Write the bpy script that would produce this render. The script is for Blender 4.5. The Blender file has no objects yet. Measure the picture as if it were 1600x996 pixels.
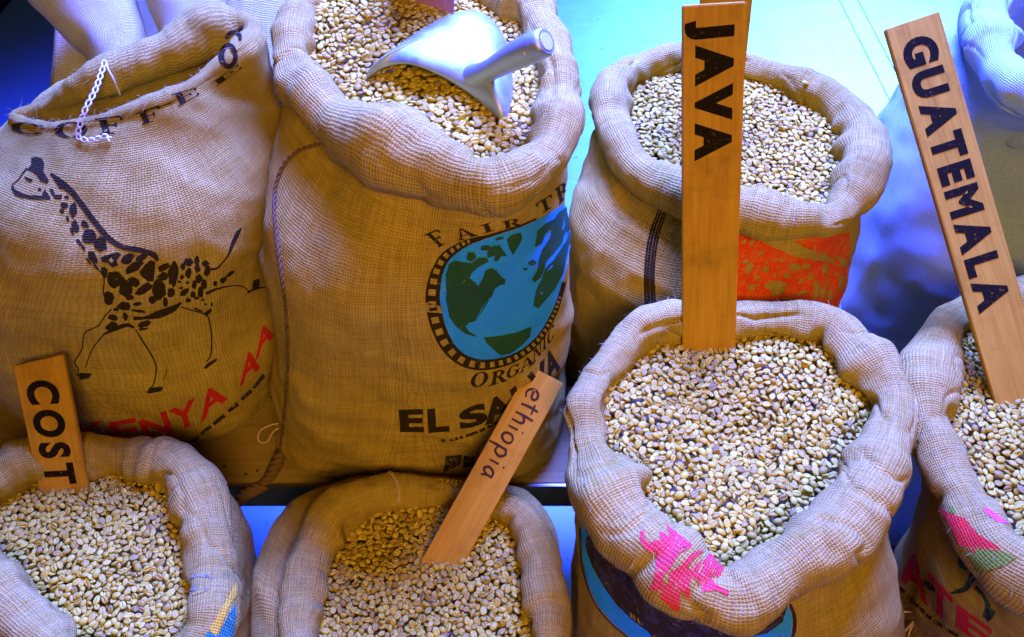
import bpy, bmesh, math, random
import numpy as np
from mathutils import Vector, Matrix
from mathutils.bvhtree import BVHTree
from mathutils.geometry import delaunay_2d_cdt

R = math.radians
random.seed(7)
rng = np.random.default_rng(11)
scene = bpy.context.scene
COL = scene.collection

# ------------------------------------------------------------------ camera
PITCH, HFOV, CAM_Z = 50.0, 60.0, 1.25
FPX = 800.0 / math.tan(R(HFOV / 2))
cam_data = bpy.data.cameras.new('camera')
cam_data.sensor_width = 36.0
cam_data.lens = 18.0 / math.tan(R(HFOV / 2))
cam_data.clip_start, cam_data.clip_end = 0.02, 60.0
cam = bpy.data.objects.new('camera', cam_data)
COL.objects.link(cam)
cam.location = (0, 0, CAM_Z)
cam.rotation_euler = (R(90 - PITCH), 0, 0)
scene.camera = cam
FWD = np.array([0, math.cos(R(PITCH)), -math.sin(R(PITCH))])
DWN = np.array([0, -math.sin(R(PITCH)), -math.cos(R(PITCH))])
RGT = np.array([1.0, 0, 0])
EYE = np.array([0, 0, CAM_Z])

# ------------------------------------------------------------------ world, lamps, exposure
world = bpy.data.worlds.new('World')
scene.world = world
world.use_nodes = True
world.node_tree.nodes['Background'].inputs[0].default_value = (0.30, 0.40, 0.62, 1)
world.node_tree.nodes['Background'].inputs[1].default_value = 0.006

def area(name, loc, target, size, power, color, size_y=None, spread=180):
    l = bpy.data.lights.new(name, 'AREA')
    l.energy, l.color, l.size = power, color, size
    l.spread = R(spread)
    if size_y:
        l.shape, l.size_y = 'RECTANGLE', size_y
    o = bpy.data.objects.new(name, l)
    COL.objects.link(o)
    o.location = loc
    o.rotation_euler = (Vector(target) - Vector(loc)).to_track_quat('-Z', 'Y').to_euler()
    return o

area('window_light', (0.28, 1.55, 2.25), (0.02, 0.77, 0.75), 1.0, 86, (0.135, 0.242, 3.3), 0.8, 70)
area('shop_lamp', (0.30, -0.9, 1.95), (0.0, 0.5, 0.68), 0.7, 3.5, (1.0, 0.60, 0.22), 0.6, 57)
area('door_light', (1.15, 2.4, 1.7), (0.82, 1.85, 0.0), 0.6, 56, (0.42, 0.74, 1.2), 0.6, 58)
area('low_window_light', (0.0, 3.4, 0.55), (0.0, 0.8, 0.0), 2.2, 1.6, (0.02, 0.24, 1.0), 0.8)

vs = scene.view_settings
vs.view_transform, vs.look, vs.exposure, vs.gamma = 'Standard', 'None', 0.0, 1.0
vs.use_curve_mapping = False

# ------------------------------------------------------------------ maths helpers
def ray_dir(u, v):
    return FWD + RGT * (u - 800.0) / FPX + DWN * (v - 498.0) / FPX

def at_z(u, v, z):
    """ground point seen in that direction at height z, and its distance along the view axis"""
    d = ray_dir(u, v)
    t = (z - CAM_Z) / d[2]
    return EYE + d * t, t

def at_d(u, v, depth):
    return EYE + ray_dir(u, v) * depth

def project(P):
    P = np.asarray(P) - EYE
    d = P @ FWD
    return 800 + FPX * (P @ RGT) / d, 498 + FPX * (P @ DWN) / d, d

def _hash(ix, iy, iz, s):
    n = (ix * 73856093) ^ (iy * 19349663) ^ (iz * 83492791) ^ (s * 2654435761 & 0x7fffffff)
    n = (n ^ (n >> 13)) * 1274126177 & 0x7fffffff
    n = (n ^ (n >> 16)) & 0xffffff
    return n / float(0xffffff) * 2 - 1

def noise3(P, freq, seed=0):
    Q = np.asarray(P, float) * freq + 1000.0
    I = np.floor(Q).astype(np.int64)
    f = Q - I
    f = f * f * (3 - 2 * f)
    out = 0
    for dx in (0, 1):
        for dy in (0, 1):
            for dz in (0, 1):
                w = (f[..., 0] if dx else 1 - f[..., 0]) * (f[..., 1] if dy else 1 - f[..., 1]) * (f[..., 2] if dz else 1 - f[..., 2])
                out = out + w * _hash(I[..., 0] + dx, I[..., 1] + dy, I[..., 2] + dz, seed)
    return out

def catmull(P, t):
    """P (K,D) periodic control points, t in [0,K)"""
    K = len(P)
    i = np.floor(t).astype(int)
    f = (t - i)[:, None]
    p0, p1, p2, p3 = P[(i - 1) % K], P[i % K], P[(i + 1) % K], P[(i + 2) % K]
    return 0.5 * (2 * p1 + (p2 - p0) * f + (2 * p0 - 5 * p1 + 4 * p2 - p3) * f ** 2 + (3 * p1 - p0 - 3 * p2 + p3) * f ** 3)

def smoothring(a, w):
    k = np.hanning(2 * w + 3)[1:-1]
    k /= k.sum()
    pad = np.concatenate([a[-w:], a, a[:w]], 0)
    if a.ndim == 1:
        return np.convolve(pad, k, 'valid')
    return np.stack([np.convolve(pad[:, c], k, 'valid') for c in range(a.shape[1])], 1)

def open_curve(P, n):
    """Catmull-Rom through open control points"""
    P = np.asarray(P, float)
    Q = np.concatenate([[2 * P[0] - P[1]], P, [2 * P[-1] - P[-2]]])
    t = np.linspace(0, len(P) - 1 - 1e-6, n)
    i = np.floor(t).astype(int)
    f = (t - i)[:, None]
    p0, p1, p2, p3 = Q[i], Q[i + 1], Q[i + 2], Q[i + 3]
    return 0.5 * (2 * p1 + (p2 - p0) * f + (2 * p0 - 5 * p1 + 4 * p2 - p3) * f ** 2 + (3 * p1 - p0 - 3 * p2 + p3) * f ** 3)

# ------------------------------------------------------------------ scene helpers
def tag(o, label=None, cat=None, group=None, kind=None):
    if label: o['label'] = label
    if cat: o['category'] = cat
    if group: o['group'] = group
    if kind: o['kind'] = kind
    return o

def empty(name, loc, label, cat, group=None):
    o = bpy.data.objects.new(name, None)
    o.empty_display_size = 0.05
    COL.objects.link(o)
    o.location = loc
    return tag(o, label, cat, group)

def link(name, me, mat=None, parent=None, smooth=True):
    if mat: me.materials.append(mat)
    if smooth:
        lt = np.empty(len(me.polygons), np.int32); me.polygons.foreach_get('loop_total', lt)
        me.polygons.foreach_set('use_smooth', lt < 5)
    o = bpy.data.objects.new(name, me)
    COL.objects.link(o)
    if parent:
        o.parent = parent
        o.matrix_parent_inverse = Matrix.Translation(parent.location).inverted()
    return o

def mesh(name, verts, faces):
    me = bpy.data.meshes.new(name)
    me.from_pydata([tuple(map(float, v)) for v in verts], [], faces)
    me.update()
    return me

def fast_mesh(name, verts, quads):
    """numpy quads or tris -> mesh"""
    me = bpy.data.meshes.new(name)
    verts = np.asarray(verts, np.float32)
    quads = np.asarray(quads, np.int32)
    k = quads.shape[1]
    me.vertices.add(len(verts))
    me.vertices.foreach_set('co', verts.ravel())
    me.loops.add(quads.size)
    me.loops.foreach_set('vertex_index', quads.ravel())
    me.polygons.add(len(quads))
    me.polygons.foreach_set('loop_start', np.arange(0, quads.size, k, dtype=np.int32))
    me.polygons.foreach_set('loop_total', np.full(len(quads), k, np.int32))
    me.update(calc_edges=True)
    return me

def set_uv(me, uv_per_vert):
    li = np.empty(len(me.loops), np.int32)
    me.loops.foreach_get('vertex_index', li)
    lay = me.uv_layers.new(name='UVMap')
    lay.data.foreach_set('uv', np.asarray(uv_per_vert, np.float32)[li].ravel())

def tube_mesh(name, pts, rad, seg=8, close=False, twist=None):
    pts = np.asarray(pts, float)
    n = len(pts)
    rad = np.broadcast_to(np.asarray(rad, float), (n,))
    T = np.gradient(pts, axis=0)
    T /= np.linalg.norm(T, axis=1)[:, None] + 1e-12
    up = np.array([0.31, 0.22, 0.93])
    N = np.cross(T, up); N /= np.linalg.norm(N, axis=1)[:, None] + 1e-9
    B = np.cross(T, N)
    V = []
    for k in range(seg):
        a = 2 * math.pi * k / seg
        V.append(pts + rad[:, None] * (N * math.cos(a) + B * math.sin(a)))
    V = np.stack(V, 1).reshape(-1, 3)
    F = []
    for i in range(n - 1):
        for k in range(seg):
            F.append((i * seg + k, i * seg + (k + 1) % seg, (i + 1) * seg + (k + 1) % seg, (i + 1) * seg + k))
    F.append(tuple(range(seg))[::-1])
    F.append(tuple((n - 1) * seg + k for k in range(seg)))
    return mesh(name, V, F)

# ------------------------------------------------------------------ materials
class NT:
    def __init__(self, name):
        self.m = bpy.data.materials.new(name)
        self.m.use_nodes = True
        self.t = self.m.node_tree
        self.b = self.t.nodes['Principled BSDF']
    def n(self, typ, **kw):
        nd = self.t.nodes.new(typ)
        for k, v in kw.items(): setattr(nd, k, v)
        return nd
    def l(self, a, b): self.t.links.new(a, b)
    def put(self, sock, v):
        if isinstance(v, bpy.types.NodeSocket): self.l(v, sock)
        else: sock.default_value = v
    def math(self, op, a, b=0.0, c=None):
        nd = self.n('ShaderNodeMath', operation=op)
        self.put(nd.inputs[0], a); self.put(nd.inputs[1], b)
        if c is not None: self.put(nd.inputs[2], c)
        return nd.outputs[0]
    def noise(self, vec, scale, detail=2.0, rough=0.5):
        nd = self.n('ShaderNodeTexNoise')
        if vec is not None: self.l(vec, nd.inputs['Vector'])
        nd.inputs['Scale'].default_value = scale
        nd.inputs['Detail'].default_value = detail
        nd.inputs['Roughness'].default_value = rough
        return nd.outputs[0]
    def ramp(self, f, stops):
        nd = self.n('ShaderNodeValToRGB')
        el = nd.color_ramp.elements
        while len(el) < len(stops): el.new(0.5)
        for e, (p, c) in zip(el, stops):
            e.position = p
            e.color = c if len(c) == 4 else (*c, 1)
        self.l(f, nd.inputs[0])
        return nd.outputs[0]
    def mix(self, f, a, b):
        nd = self.n('ShaderNodeMix', data_type='RGBA')
        self.put(nd.inputs[0], f)
        self.put(nd.inputs[6], a if not isinstance(a, tuple) else (*a, 1)[:4])
        self.put(nd.inputs[7], b if not isinstance(b, tuple) else (*b, 1)[:4])
        return nd.outputs[2]
    def bump(self, h, strength, dist, normal=None):
        nd = self.n('ShaderNodeBump')
        nd.inputs['Strength'].default_value = strength
        nd.inputs['Distance'].default_value = dist
        self.l(h, nd.inputs['Height'])
        if normal is not None: self.l(normal, nd.inputs['Normal'])
        return nd.outputs[0]

def burlap(name, light=(0.56, 0.385, 0.058), dark=(0.30, 0.175, 0.010), pitch=0.00235, ink=None, cover=0.92, ink2=None):
    t = NT(name)
    uv = t.n('ShaderNodeUVMap', uv_map='UVMap').outputs[0]
    obj = t.n('ShaderNodeTexCoord').outputs['Object']
    wob = t.n('ShaderNodeTexNoise'); t.l(uv, wob.inputs['Vector'])
    wob.inputs['Scale'].default_value = 55.0; wob.inputs['Detail'].default_value = 3.0
    sub = t.n('ShaderNodeVectorMath', operation='SUBTRACT'); t.l(wob.outputs['Color'], sub.inputs[0]); sub.inputs[1].default_value = (.5, .5, .5)
    sc = t.n('ShaderNodeVectorMath', operation='SCALE'); t.l(sub.outputs[0], sc.inputs[0]); sc.inputs['Scale'].default_value = 0.0042
    ad = t.n('ShaderNodeVectorMath', operation='ADD'); t.l(uv, ad.inputs[0]); t.l(sc.outputs[0], ad.inputs[1])
    dv = t.n('ShaderNodeVectorMath', operation='SCALE'); t.l(ad.outputs[0], dv.inputs[0]); dv.inputs['Scale'].default_value = 1.0 / pitch
    sp = t.n('ShaderNodeSeparateXYZ'); t.l(dv.outputs[0], sp.inputs[0])
    u, v = sp.outputs[0], sp.outputs[1]
    fu, fv = t.math('FLOOR', u), t.math('FLOOR', v)
    def wn(x):
        nd = t.n('ShaderNodeTexWhiteNoise', noise_dimensions='1D'); t.l(x, nd.inputs['W']); return nd.outputs['Value']
    ru, rv = wn(fu), wn(fv)
    su = t.math('ABSOLUTE', t.math('SINE', t.math('MULTIPLY', u, math.pi)))
    sv = t.math('ABSOLUTE', t.math('SINE', t.math('MULTIPLY', v, math.pi)))
    pu = t.math('SINE', t.math('MULTIPLY', t.math('ADD', v, fu), math.pi))
    pv = t.math('SINE', t.math('MULTIPLY', t.math('ADD', t.math('ADD', u, fv), 1.0), math.pi))
    hu = t.math('MULTIPLY', su, t.math('MULTIPLY_ADD', pu, 0.35, 0.65))
    hv = t.math('MULTIPLY', sv, t.math('MULTIPLY_ADD', pv, 0.35, 0.65))
    h = t.math('MAXIMUM', hu, hv)
    # slub: threads thicker and thinner along their run
    mpu = t.n('ShaderNodeMapping'); t.l(uv, mpu.inputs[0]); mpu.inputs['Scale'].default_value = (430, 38, 1)
    mpv = t.n('ShaderNodeMapping'); t.l(uv, mpv.inputs[0]); mpv.inputs['Scale'].default_value = (38, 430, 1)
    slu, slv = t.noise(mpu.outputs[0], 1.0, 2.0), t.noise(mpv.outputs[0], 1.0, 2.0)
    slub = t.math('MULTIPLY', t.math('ADD', slu, slv), 0.5)
    big = t.noise(obj, 9.0, 4.0, 0.6)
    tone = t.math('ADD', t.math('MULTIPLY', t.math('ADD', ru, rv), 0.08), t.math('MULTIPLY', slub, 0.85))
    tone = t.math('ADD', tone, t.math('MULTIPLY', big, 0.42))
    col = t.ramp(tone, [(0.45, dark), (0.95, light)])
    gap = t.math('SUBTRACT', 1.0, t.math('SMOOTH_MIN', t.math('MULTIPLY', h, 2.1), 1.0, 0.3))
    gap = t.math('MAXIMUM', gap, 0.0)
    if ink:
        worn = t.noise(uv, 340.0, 3.0, 0.65)
        patch = t.noise(uv, 60.0, 3.0, 0.6)
        f = t.math('ADD', t.math('MULTIPLY', worn, 0.9), t.math('MULTIPLY', patch, 0.5))
        f = t.math('LESS_THAN', f, 0.42 + 0.55 * cover)
        f = t.math('MULTIPLY', f, 0.96)
        icol = ink if ink2 is None else t.mix(t.math('GREATER_THAN', t.noise(uv, 75.0, 4.0, 0.65), 0.52), ink, ink2)
        col = t.mix(f, col, icol)
    col = t.mix(t.math('MULTIPLY', gap, 0.75), col, (0.07, 0.04, 0.015))
    t.l(col, t.b.inputs['Base Color'])
    t.b.inputs['Roughness'].default_value = 0.92
    t.b.inputs['Specular IOR Level'].default_value = 0.05
    hh = t.math('ADD', h, t.math('MULTIPLY', slub, 0.8))
    fz = t.noise(uv, 1500.0, 2.0)
    hh = t.math('ADD', hh, t.math('MULTIPLY', fz, 0.35))
    t.l(t.bump(hh, 1.0, 0.0009), t.b.inputs['Normal'])
    return t.m

M_BURLAP = burlap('burlap')
M_BURLAP_BRIGHT_LIT = burlap('burlap_bright_lit', (0.70, 0.60, 0.28), (0.52, 0.42, 0.15), 0.0019)  # ordinary burlap, strong daylight on the folded cloth put into its colour
M_BURLAP_BLUE_LIT = burlap('burlap_blue_lit', (0.56, 0.72, 0.66), (0.42, 0.56, 0.52), 0.0019)  # blue daylight on the upper right sack mixed into the cloth colour
M_BURLAP_FINE = burlap('burlap_fine', (0.57, 0.405, 0.062), (0.34, 0.215, 0.016), 0.0019)
INKS = {}
def ink_mat(name, rgb, cover=0.92, rgb2=None):
    if name not in INKS:
        INKS[name] = burlap('ink_' + name, ink=rgb, cover=cover, ink2=rgb2)
    return INKS[name]
BLACK = lambda: ink_mat('black', (0.016, 0.011, 0.003), 0.95)
BLACK_WORN = lambda: ink_mat('black_worn', (0.025, 0.016, 0.005), 0.68)
RED = lambda: ink_mat('red', (0.62, 0.012, 0.02), 0.93)

def wood(name, a, b, rough=0.55, scale=1.0):
    t = NT(name)
    tc = t.n('ShaderNodeTexCoord').outputs['UV']
    mp = t.n('ShaderNodeMapping'); t.l(tc, mp.inputs[0]); mp.inputs['Scale'].default_value = (420 * scale, 14 * scale, 1)
    g = t.noise(mp.outputs[0], 1.0, 4.0, 0.6)
    mp2 = t.n('ShaderNodeMapping'); t.l(tc, mp2.inputs[0]); mp2.inputs['Scale'].default_value = (60 * scale, 6 * scale, 1)
    g2 = t.noise(mp2.outputs[0], 1.0, 3.0, 0.55)
    f = t.math('ADD', t.math('MULTIPLY', g, 0.6), t.math('MULTIPLY', g2, 0.5))
    col = t.ramp(f, [(0.33, a), (0.75, b)])
    ob_ = t.n('ShaderNodeTexCoord').outputs['Object']
    dirt = t.noise(ob_, 28.0, 5.0, 0.7)
    col = t.mix(t.ramp(dirt, [(0.52, (0, 0, 0)), (0.78, (0.55, 0.55, 0.55))]), col, tuple(0.45 * x for x in a))
    t.l(col, t.b.inputs['Base Color'])
    t.b.inputs['Roughness'].default_value = rough
    t.b.inputs['Specular IOR Level'].default_value = 0.1
    t.l(t.bump(g, 0.35, 0.0004), t.b.inputs['Normal'])
    return t.m

def plain(name, rgb, rough=0.6, metal=0.0, spec=0.4):
    t = NT(name)
    n = t.noise(t.n('ShaderNodeTexCoord').outputs['Object'], 180.0, 4.0, 0.6)
    c = t.mix(n, tuple(x * 0.8 for x in rgb), tuple(min(1, x * 1.15) for x in rgb))
    t.l(c, t.b.inputs['Base Color'])
    t.b.inputs['Roughness'].default_value = rough
    t.b.inputs['Metallic'].default_value = metal
    t.b.inputs['Specular IOR Level'].default_value = spec
    t.l(t.bump(n, 0.2, 0.0004), t.b.inputs['Normal'])
    return t.m

def bean_mat(name, attr):
    t = NT(name)
    if attr:
        r = t.n('ShaderNodeAttribute', attribute_name='tone').outputs['Fac']
    else:
        r = t.n('ShaderNodeObjectInfo').outputs['Random']
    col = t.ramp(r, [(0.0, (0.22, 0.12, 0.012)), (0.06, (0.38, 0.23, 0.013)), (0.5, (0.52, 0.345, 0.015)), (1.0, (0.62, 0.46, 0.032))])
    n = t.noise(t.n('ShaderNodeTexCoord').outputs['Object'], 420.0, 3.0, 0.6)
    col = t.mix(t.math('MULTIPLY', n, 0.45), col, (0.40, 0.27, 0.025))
    t.l(col, t.b.inputs['Base Color'])
    t.b.inputs['Roughness'].default_value = 0.5
    t.b.inputs['Specular IOR Level'].default_value = 0.2
    t.l(t.bump(n, 0.4, 0.0004), t.b.inputs['Normal'])
    return t.m

M_BEANS = bean_mat('bean_mass', True)
M_BEAN = bean_mat('bean_single', False)
M_STAKE = wood('stake_wood', (0.37, 0.165, 0.008), (0.61, 0.31, 0.018))
M_STAKE_RED = wood('stake_wood_red', (0.26, 0.09, 0.05), (0.40, 0.16, 0.09))
def letter_mat():
    t = NT('stake_letter')
    p = t.n('ShaderNodeTexCoord').outputs['Object']
    a = t.noise(p, 260.0, 4.0, 0.7)
    t.l(t.mix(t.ramp(a, [(0.60, (0, 0, 0)), (0.72, (0.8, 0.8, 0.8))]), (0.013, 0.009, 0.003), (0.17, 0.08, 0.012)), t.b.inputs['Base Color'])
    t.b.inputs['Roughness'].default_value = 0.9
    t.b.inputs['Specular IOR Level'].default_value = 0.02
    return t.m
M_LETTER = letter_mat()
M_MARKER = plain('marker_ink', (0.055, 0.022, 0.008), 0.8, 0, 0.1)
M_CORD = plain('jute_cord', (0.15, 0.085, 0.025), 0.95, 0, 0.1)
M_THREAD = plain('white_thread', (0.78, 0.78, 0.74), 0.9, 0, 0.1)
M_TAN_THREAD = plain('tan_thread', (0.55, 0.40, 0.20), 0.9, 0, 0.1)

# ------------------------------------------------------------------ floor and shelf
def floor_material():
    t = NT('floor_blue_lit')
    p = t.n('ShaderNodeTexCoord').outputs['Object']
    a = t.noise(p, 3.0, 5.0, 0.6)
    b = t.noise(p, 26.0, 4.0, 0.65)
    f = t.math('ADD', t.math('MULTIPLY', a, 0.6), t.math('MULTIPLY', b, 0.4))
    col = t.ramp(f, [(0.3, (0.07, 0.19, 0.44)), (0.75, (0.12, 0.29, 0.58))])  # blue of the daylight put into the colour of a grey floor
    sp = t.noise(p, 70.0, 2.0, 0.5)
    col = t.mix(t.math('GREATER_THAN', sp, 0.70), col, (0.05, 0.11, 0.25))
    t.l(col, t.b.inputs['Base Color'])
    t.b.inputs['Roughness'].default_value = 0.45
    t.l(t.bump(b, 0.15, 0.002), t.b.inputs['Normal'])
    return t.m

M_FLOOR = floor_material()
def slab(bm, x0, x1, y0, y1, z0, z1):
    vs_ = [bm.verts.new((x, y, z)) for z in (z0, z1) for x, y in ((x0, y0), (x1, y0), (x1, y1), (x0, y1))]
    for f in ((0, 3, 2, 1), (4, 5, 6, 7), (0, 1, 5, 4), (1, 2, 6, 5), (2, 3, 7, 6), (3, 0, 4, 7)):
        bm.faces.new([vs_[i] for i in f])
    return vs_

def build_floor():
    # floor base sheet, then concrete slabs parted by recessed joints (the two joints the photo shows)
    bm = bmesh.new()
    slab(bm, -4, 4, -2, 6, -0.10, -0.012)
    me = bpy.data.meshes.new('floor'); bm.to_mesh(me); bm.free()
    fl = link('floor', me, M_FLOOR, None, False)
    tag(fl, 'blue lit shop floor washed out by daylight behind the sacks', kind='structure')
    # joint runs through the points seen at (1312,0) and (1415,200)
    A, _ = at_z(1312, 0, 0.0); B, _ = at_z(1415, 205, 0.0)
    d = (B - A)[:2]; d /= np.linalg.norm(d)
    n = np.array([d[1], -d[0]])
    if n[0] < 0: n = -n
    def strip(lo, hi, name):
        bm = bmesh.new()
        L = 9.0
        c = A[:2]
        q = [c + n * lo - d * L, c + n * hi - d * L, c + n * hi + d * L, c + n * lo + d * L]
        b_ = [bm.verts.new((*p, -0.05)) for p in q]; t_ = [bm.verts.new((*p, 0.0)) for p in q]
        bm.faces.new(t_)
        for k in range(4):
            bm.faces.new((b_[k], b_[(k + 1) % 4], t_[(k + 1) % 4], t_[k]))
        bmesh.ops.recalc_face_normals(bm, faces=bm.faces)
        me = bpy.data.meshes.new(name); bm.to_mesh(me); bm.free()
        link(name, me, M_FLOOR, fl, False)
    strip(-5.0, -0.0025, 'floor_slab')
    strip(0.0, 0.046, 'floor_slab')
    strip(0.0485, 4.0, 'floor_slab')
build_floor()

SHELF_Z, SHELF_Y = 0.436, 0.457
def build_shelf():
    root = empty('shelf', (-0.1, 0.64, 0.0), 'low wooden shelf with a shiny metal front edge under the back row of sacks', 'shelf')
    M = wood('shelf_wood', (0.20, 0.12, 0.016), (0.32, 0.21, 0.04), 0.6, 0.5)
    def boxmesh(name, x0, x1, y0, y1, z0, z1, mat, bev=0.0015):
        bm = bmesh.new(); slab(bm, x0, x1, y0, y1, z0, z1)
        bmesh.ops.bevel(bm, geom=bm.edges[:], offset=bev, segments=2, affect='EDGES')
        me = bpy.data.meshes.new(name); bm.to_mesh(me)
        uv = np.array([(v.co.y, v.co.x) for v in bm.verts]); bm.free()
        set_uv(me, uv)
        return link(name, me, mat, root, False)
    boxmesh('board', -0.75, 0.36, SHELF_Y + 0.0025, 0.82, 0.40, SHELF_Z, M)
    boxmesh('edge_strip', -0.75, 0.36, SHELF_Y - 0.001, SHELF_Y + 0.002, 0.3935, SHELF_Z + 0.0015, plain('dark_metal', (0.16, 0.13, 0.09), 0.28, 0.9), 0.0007)
    for x in (-0.72, 0.33):
        for y in (0.49, 0.78):
            boxmesh('leg', x - 0.02, x + 0.02, y - 0.02, y + 0.02, 0.0, 0.3995, M)
    mn = plain('nail_metal', (0.05, 0.035, 0.02), 0.5, 0.6)
    for px, py in ((336, 735), (384, 741), (351, 729), (402, 736)):
        p, _ = at_z(px, py, SHELF_Z)
        bm = bmesh.new()
        bmesh.ops.create_cone(bm, cap_ends=True, segments=12, radius1=0.0016, radius2=0.0012, depth=0.001)
        bmesh.ops.translate(bm, verts=bm.verts, vec=(p[0], p[1], SHELF_Z + 0.0005))
        me = bpy.data.meshes.new('nail'); bm.to_mesh(me); bm.free()
        link('nail', me, mn, root)
build_shelf()

# ------------------------------------------------------------------ sacks
NCOL = 320
class Sack: pass

def make_sack(label, pairs, z0, levels, zbase, cuff=True, seed=1, deep=0.06, wrinkle=1.0, mat=None, rho_k=1.0, flat=1.0,
              gather=1.0, split=True, tilt=None, end=-72.0, start=196.0):
    """pairs: (outer pixel, inner pixel[, dz]) round the rolled mouth; levels: (z, cx, cy, ax, ay, n) rings of the filled body"""
    s = Sack()
    mat = mat or M_BURLAP
    ctrl = []
    for pr in pairs:
        (ou, ov), (iu, iv) = pr[0], pr[1]
        dz = pr[2] if len(pr) > 2 else 0.0
        mu, mv = (ou + iu) / 2, (ov + iv) / 2
        zc = z0 + dz
        if tilt is not None:
            p, d = at_z(mu, mv, zc)
            for _ in range(4):
                zc = z0 + dz + tilt[0] * (p[0] - tilt[2]) + tilt[1] * (p[1] - tilt[3])
                p, d = at_z(mu, mv, zc)
        else:
            p, d = at_z(mu, mv, zc)
        rho = math.hypot(ou - iu, ov - iv) / 2 * d / FPX * rho_k
        ctrl.append((p[0], p[1], p[2], rho))
    ctrl = np.array(ctrl)
    area2 = np.sum(ctrl[:, 0] * np.roll(ctrl[:, 1], -1) - np.roll(ctrl[:, 0], -1) * ctrl[:, 1])
    if area2 < 0: ctrl = ctrl[::-1]
    K = len(ctrl)
    dense = catmull(ctrl, np.linspace(0, K, 4001)[:-1])
    seg = np.linalg.norm(np.roll(dense, -1, 0)[:, :3] - dense[:, :3], axis=1)
    cum = np.concatenate([[0], np.cumsum(seg)])
    tgt = np.linspace(0, cum[-1], NCOL + 1)[:-1]
    idx = np.searchsorted(cum, tgt, 'right') - 1
    ring = dense[np.clip(idx, 0, 3999)]
    ring = smoothring(ring, 3)
    C, rho = ring[:, :3], ring[:, 3]
    T = np.roll(C, -2, 0) - np.roll(C, 2, 0)
    T = smoothring(T, 8)
    Nn = np.stack([T[:, 1], -T[:, 0]], 1)
    Nn /= np.linalg.norm(Nn, axis=1)[:, None]
    cen = C[:, :2].mean(0)
    # cloth gathers: the roll swells and pinches along its run
    ang = np.arange(NCOL) / NCOL * 2 * math.pi
    gx = np.stack([np.cos(ang) * 3.1, np.sin(ang) * 3.1, np.full(NCOL, seed * 7.3)], 1)
    g1, g2 = noise3(gx, 1.0, seed), noise3(gx, 2.7, seed + 5)
    rho = rho * (1 + gather * (0.10 * g1 + 0.07 * g2))
    Cz = C[:, 2] + gather * (0.006 * g1)
    rows = []
    nin = 8
    for k in range(nin):
        f = k / nin
        c0, s0 = -math.cos(R(start)), math.sin(R(start))
        rows.append((C[:, :2] - Nn * (rho * c0 * (0.80 + 0.18 * f))[:, None], Cz + rho * s0 - deep * (1 - f) ** 1.2))
    # arc over the roll; gathers on the inner side
    arcs = np.linspace(start, end if cuff else 8.0, 52 if cuff else 40)
    for a in arcs:
        ca, sa = math.cos(R(a)), math.sin(R(a))
        inner = max(0.0, -ca)
        fold = 1 + gather * inner * 0.34 * noise3(np.concatenate([gx[:, :2] * 2.2, np.full((NCOL, 1), a / 90.0)], 1), 1.0, seed + 9)
        # superelliptic roll, flatter at the bottom
        rows.append((C[:, :2] + Nn * (rho * ca * fold)[:, None], Cz + rho * flat * sa * (1.0 if sa > 0 else 1.0)))
    s.j_arc0, s.j_arc1 = nin, nin + len(arcs) - 1
    ncuff = len(rows)
    if cuff:
        for f in (0.4, 0.8):
            rows.append((C[:, :2] + Nn * (rho * (0.31 - 0.22 * f))[:, None], Cz - rho * flat * (0.95 - 0.18 * f)))
        ncuff = len(rows)
    A = rows[-1][0]; Az = rows[-1][1]
    th = np.arctan2(C[:, 1] - cen[1], C[:, 0] - cen[0])
    def lev(L):
        z, cx, cy, ax, ay, n = L
        c, sn = np.cos(th), np.sin(th)
        return np.stack([cx + ax * np.sign(c) * np.abs(c) ** (2 / n), cy + ay * np.sign(sn) * np.abs(sn) ** (2 / n)], 1), np.full(NCOL, z)
    stations = [(A, Az)] + [lev(L) for L in levels]
    if not cuff:
        pass
    pts = [np.concatenate([a, b[:, None]], 1) for a, b in stations]
    # bottom: rounded edge then centre
    last = pts[-1]
    lc = last[:, :2].mean(0)
    bot = last.copy(); bot[:, :2] = lc + (last[:, :2] - lc) * 0.90; bot[:, 2] = zbase
    pts.append(bot)
    # clamped Catmull-Rom down each column
    first = (2 * pts[0] - pts[1]) if cuff else np.concatenate([rows[-3][0], rows[-3][1][:, None]], 1)
    ctl = [first] + pts + [2 * pts[-1] - pts[-2]]
    nb = 96
    tt = np.linspace(0, len(pts) - 1 - 1e-6, nb + 1)[1:]
    for t_ in tt:
        i = int(t_); f = t_ - i
        p0, p1, p2, p3 = ctl[i], ctl[i + 1], ctl[i + 2], ctl[i + 3]
        q = 0.5 * (2 * p1 + (p2 - p0) * f + (2 * p0 - 5 * p1 + 4 * p2 - p3) * f ** 2 + (3 * p1 - p0 - 3 * p2 + p3) * f ** 3)
        rows.append((q[:, :2], np.maximum(q[:, 2], zbase)))
    G = np.stack([np.concatenate([a, b[:, None]], 1) for a, b in rows], 0)      # (J, N, 3)
    J = len(G)
    # even out the roll and dent it like stuffed cloth
    du = np.roll(G, -1, 1) - np.roll(G, 1, 1)
    dv = np.gradient(G, axis=0)
    NR = np.cross(du, dv); NR /= np.linalg.norm(NR, axis=2)[..., None] + 1e-12
    out = G - np.array([cen[0], cen[1], 0]); out[..., 2] = 0
    sgn = np.sign(np.sum(NR[ncuff + 30] * out[ncuff + 30]))
    NR *= sgn
    jj = np.arange(J)[:, None]
    wj = np.clip((jj - 3) / 10.0, 0, 1) * np.clip((J - 8 - jj) / 12.0, 0, 1)
    soft = 0.0045 * noise3(G, 17.0, seed + 20) + 0.0024 * noise3(G, 38.0, seed + 21) + 0.0011 * noise3(G, 85.0, seed + 22)
    # diagonal drag lines
    Q = G.copy(); Q[..., 2] = G[..., 2] * 1.0 + (G[..., 0] + G[..., 1]) * 0.5
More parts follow.
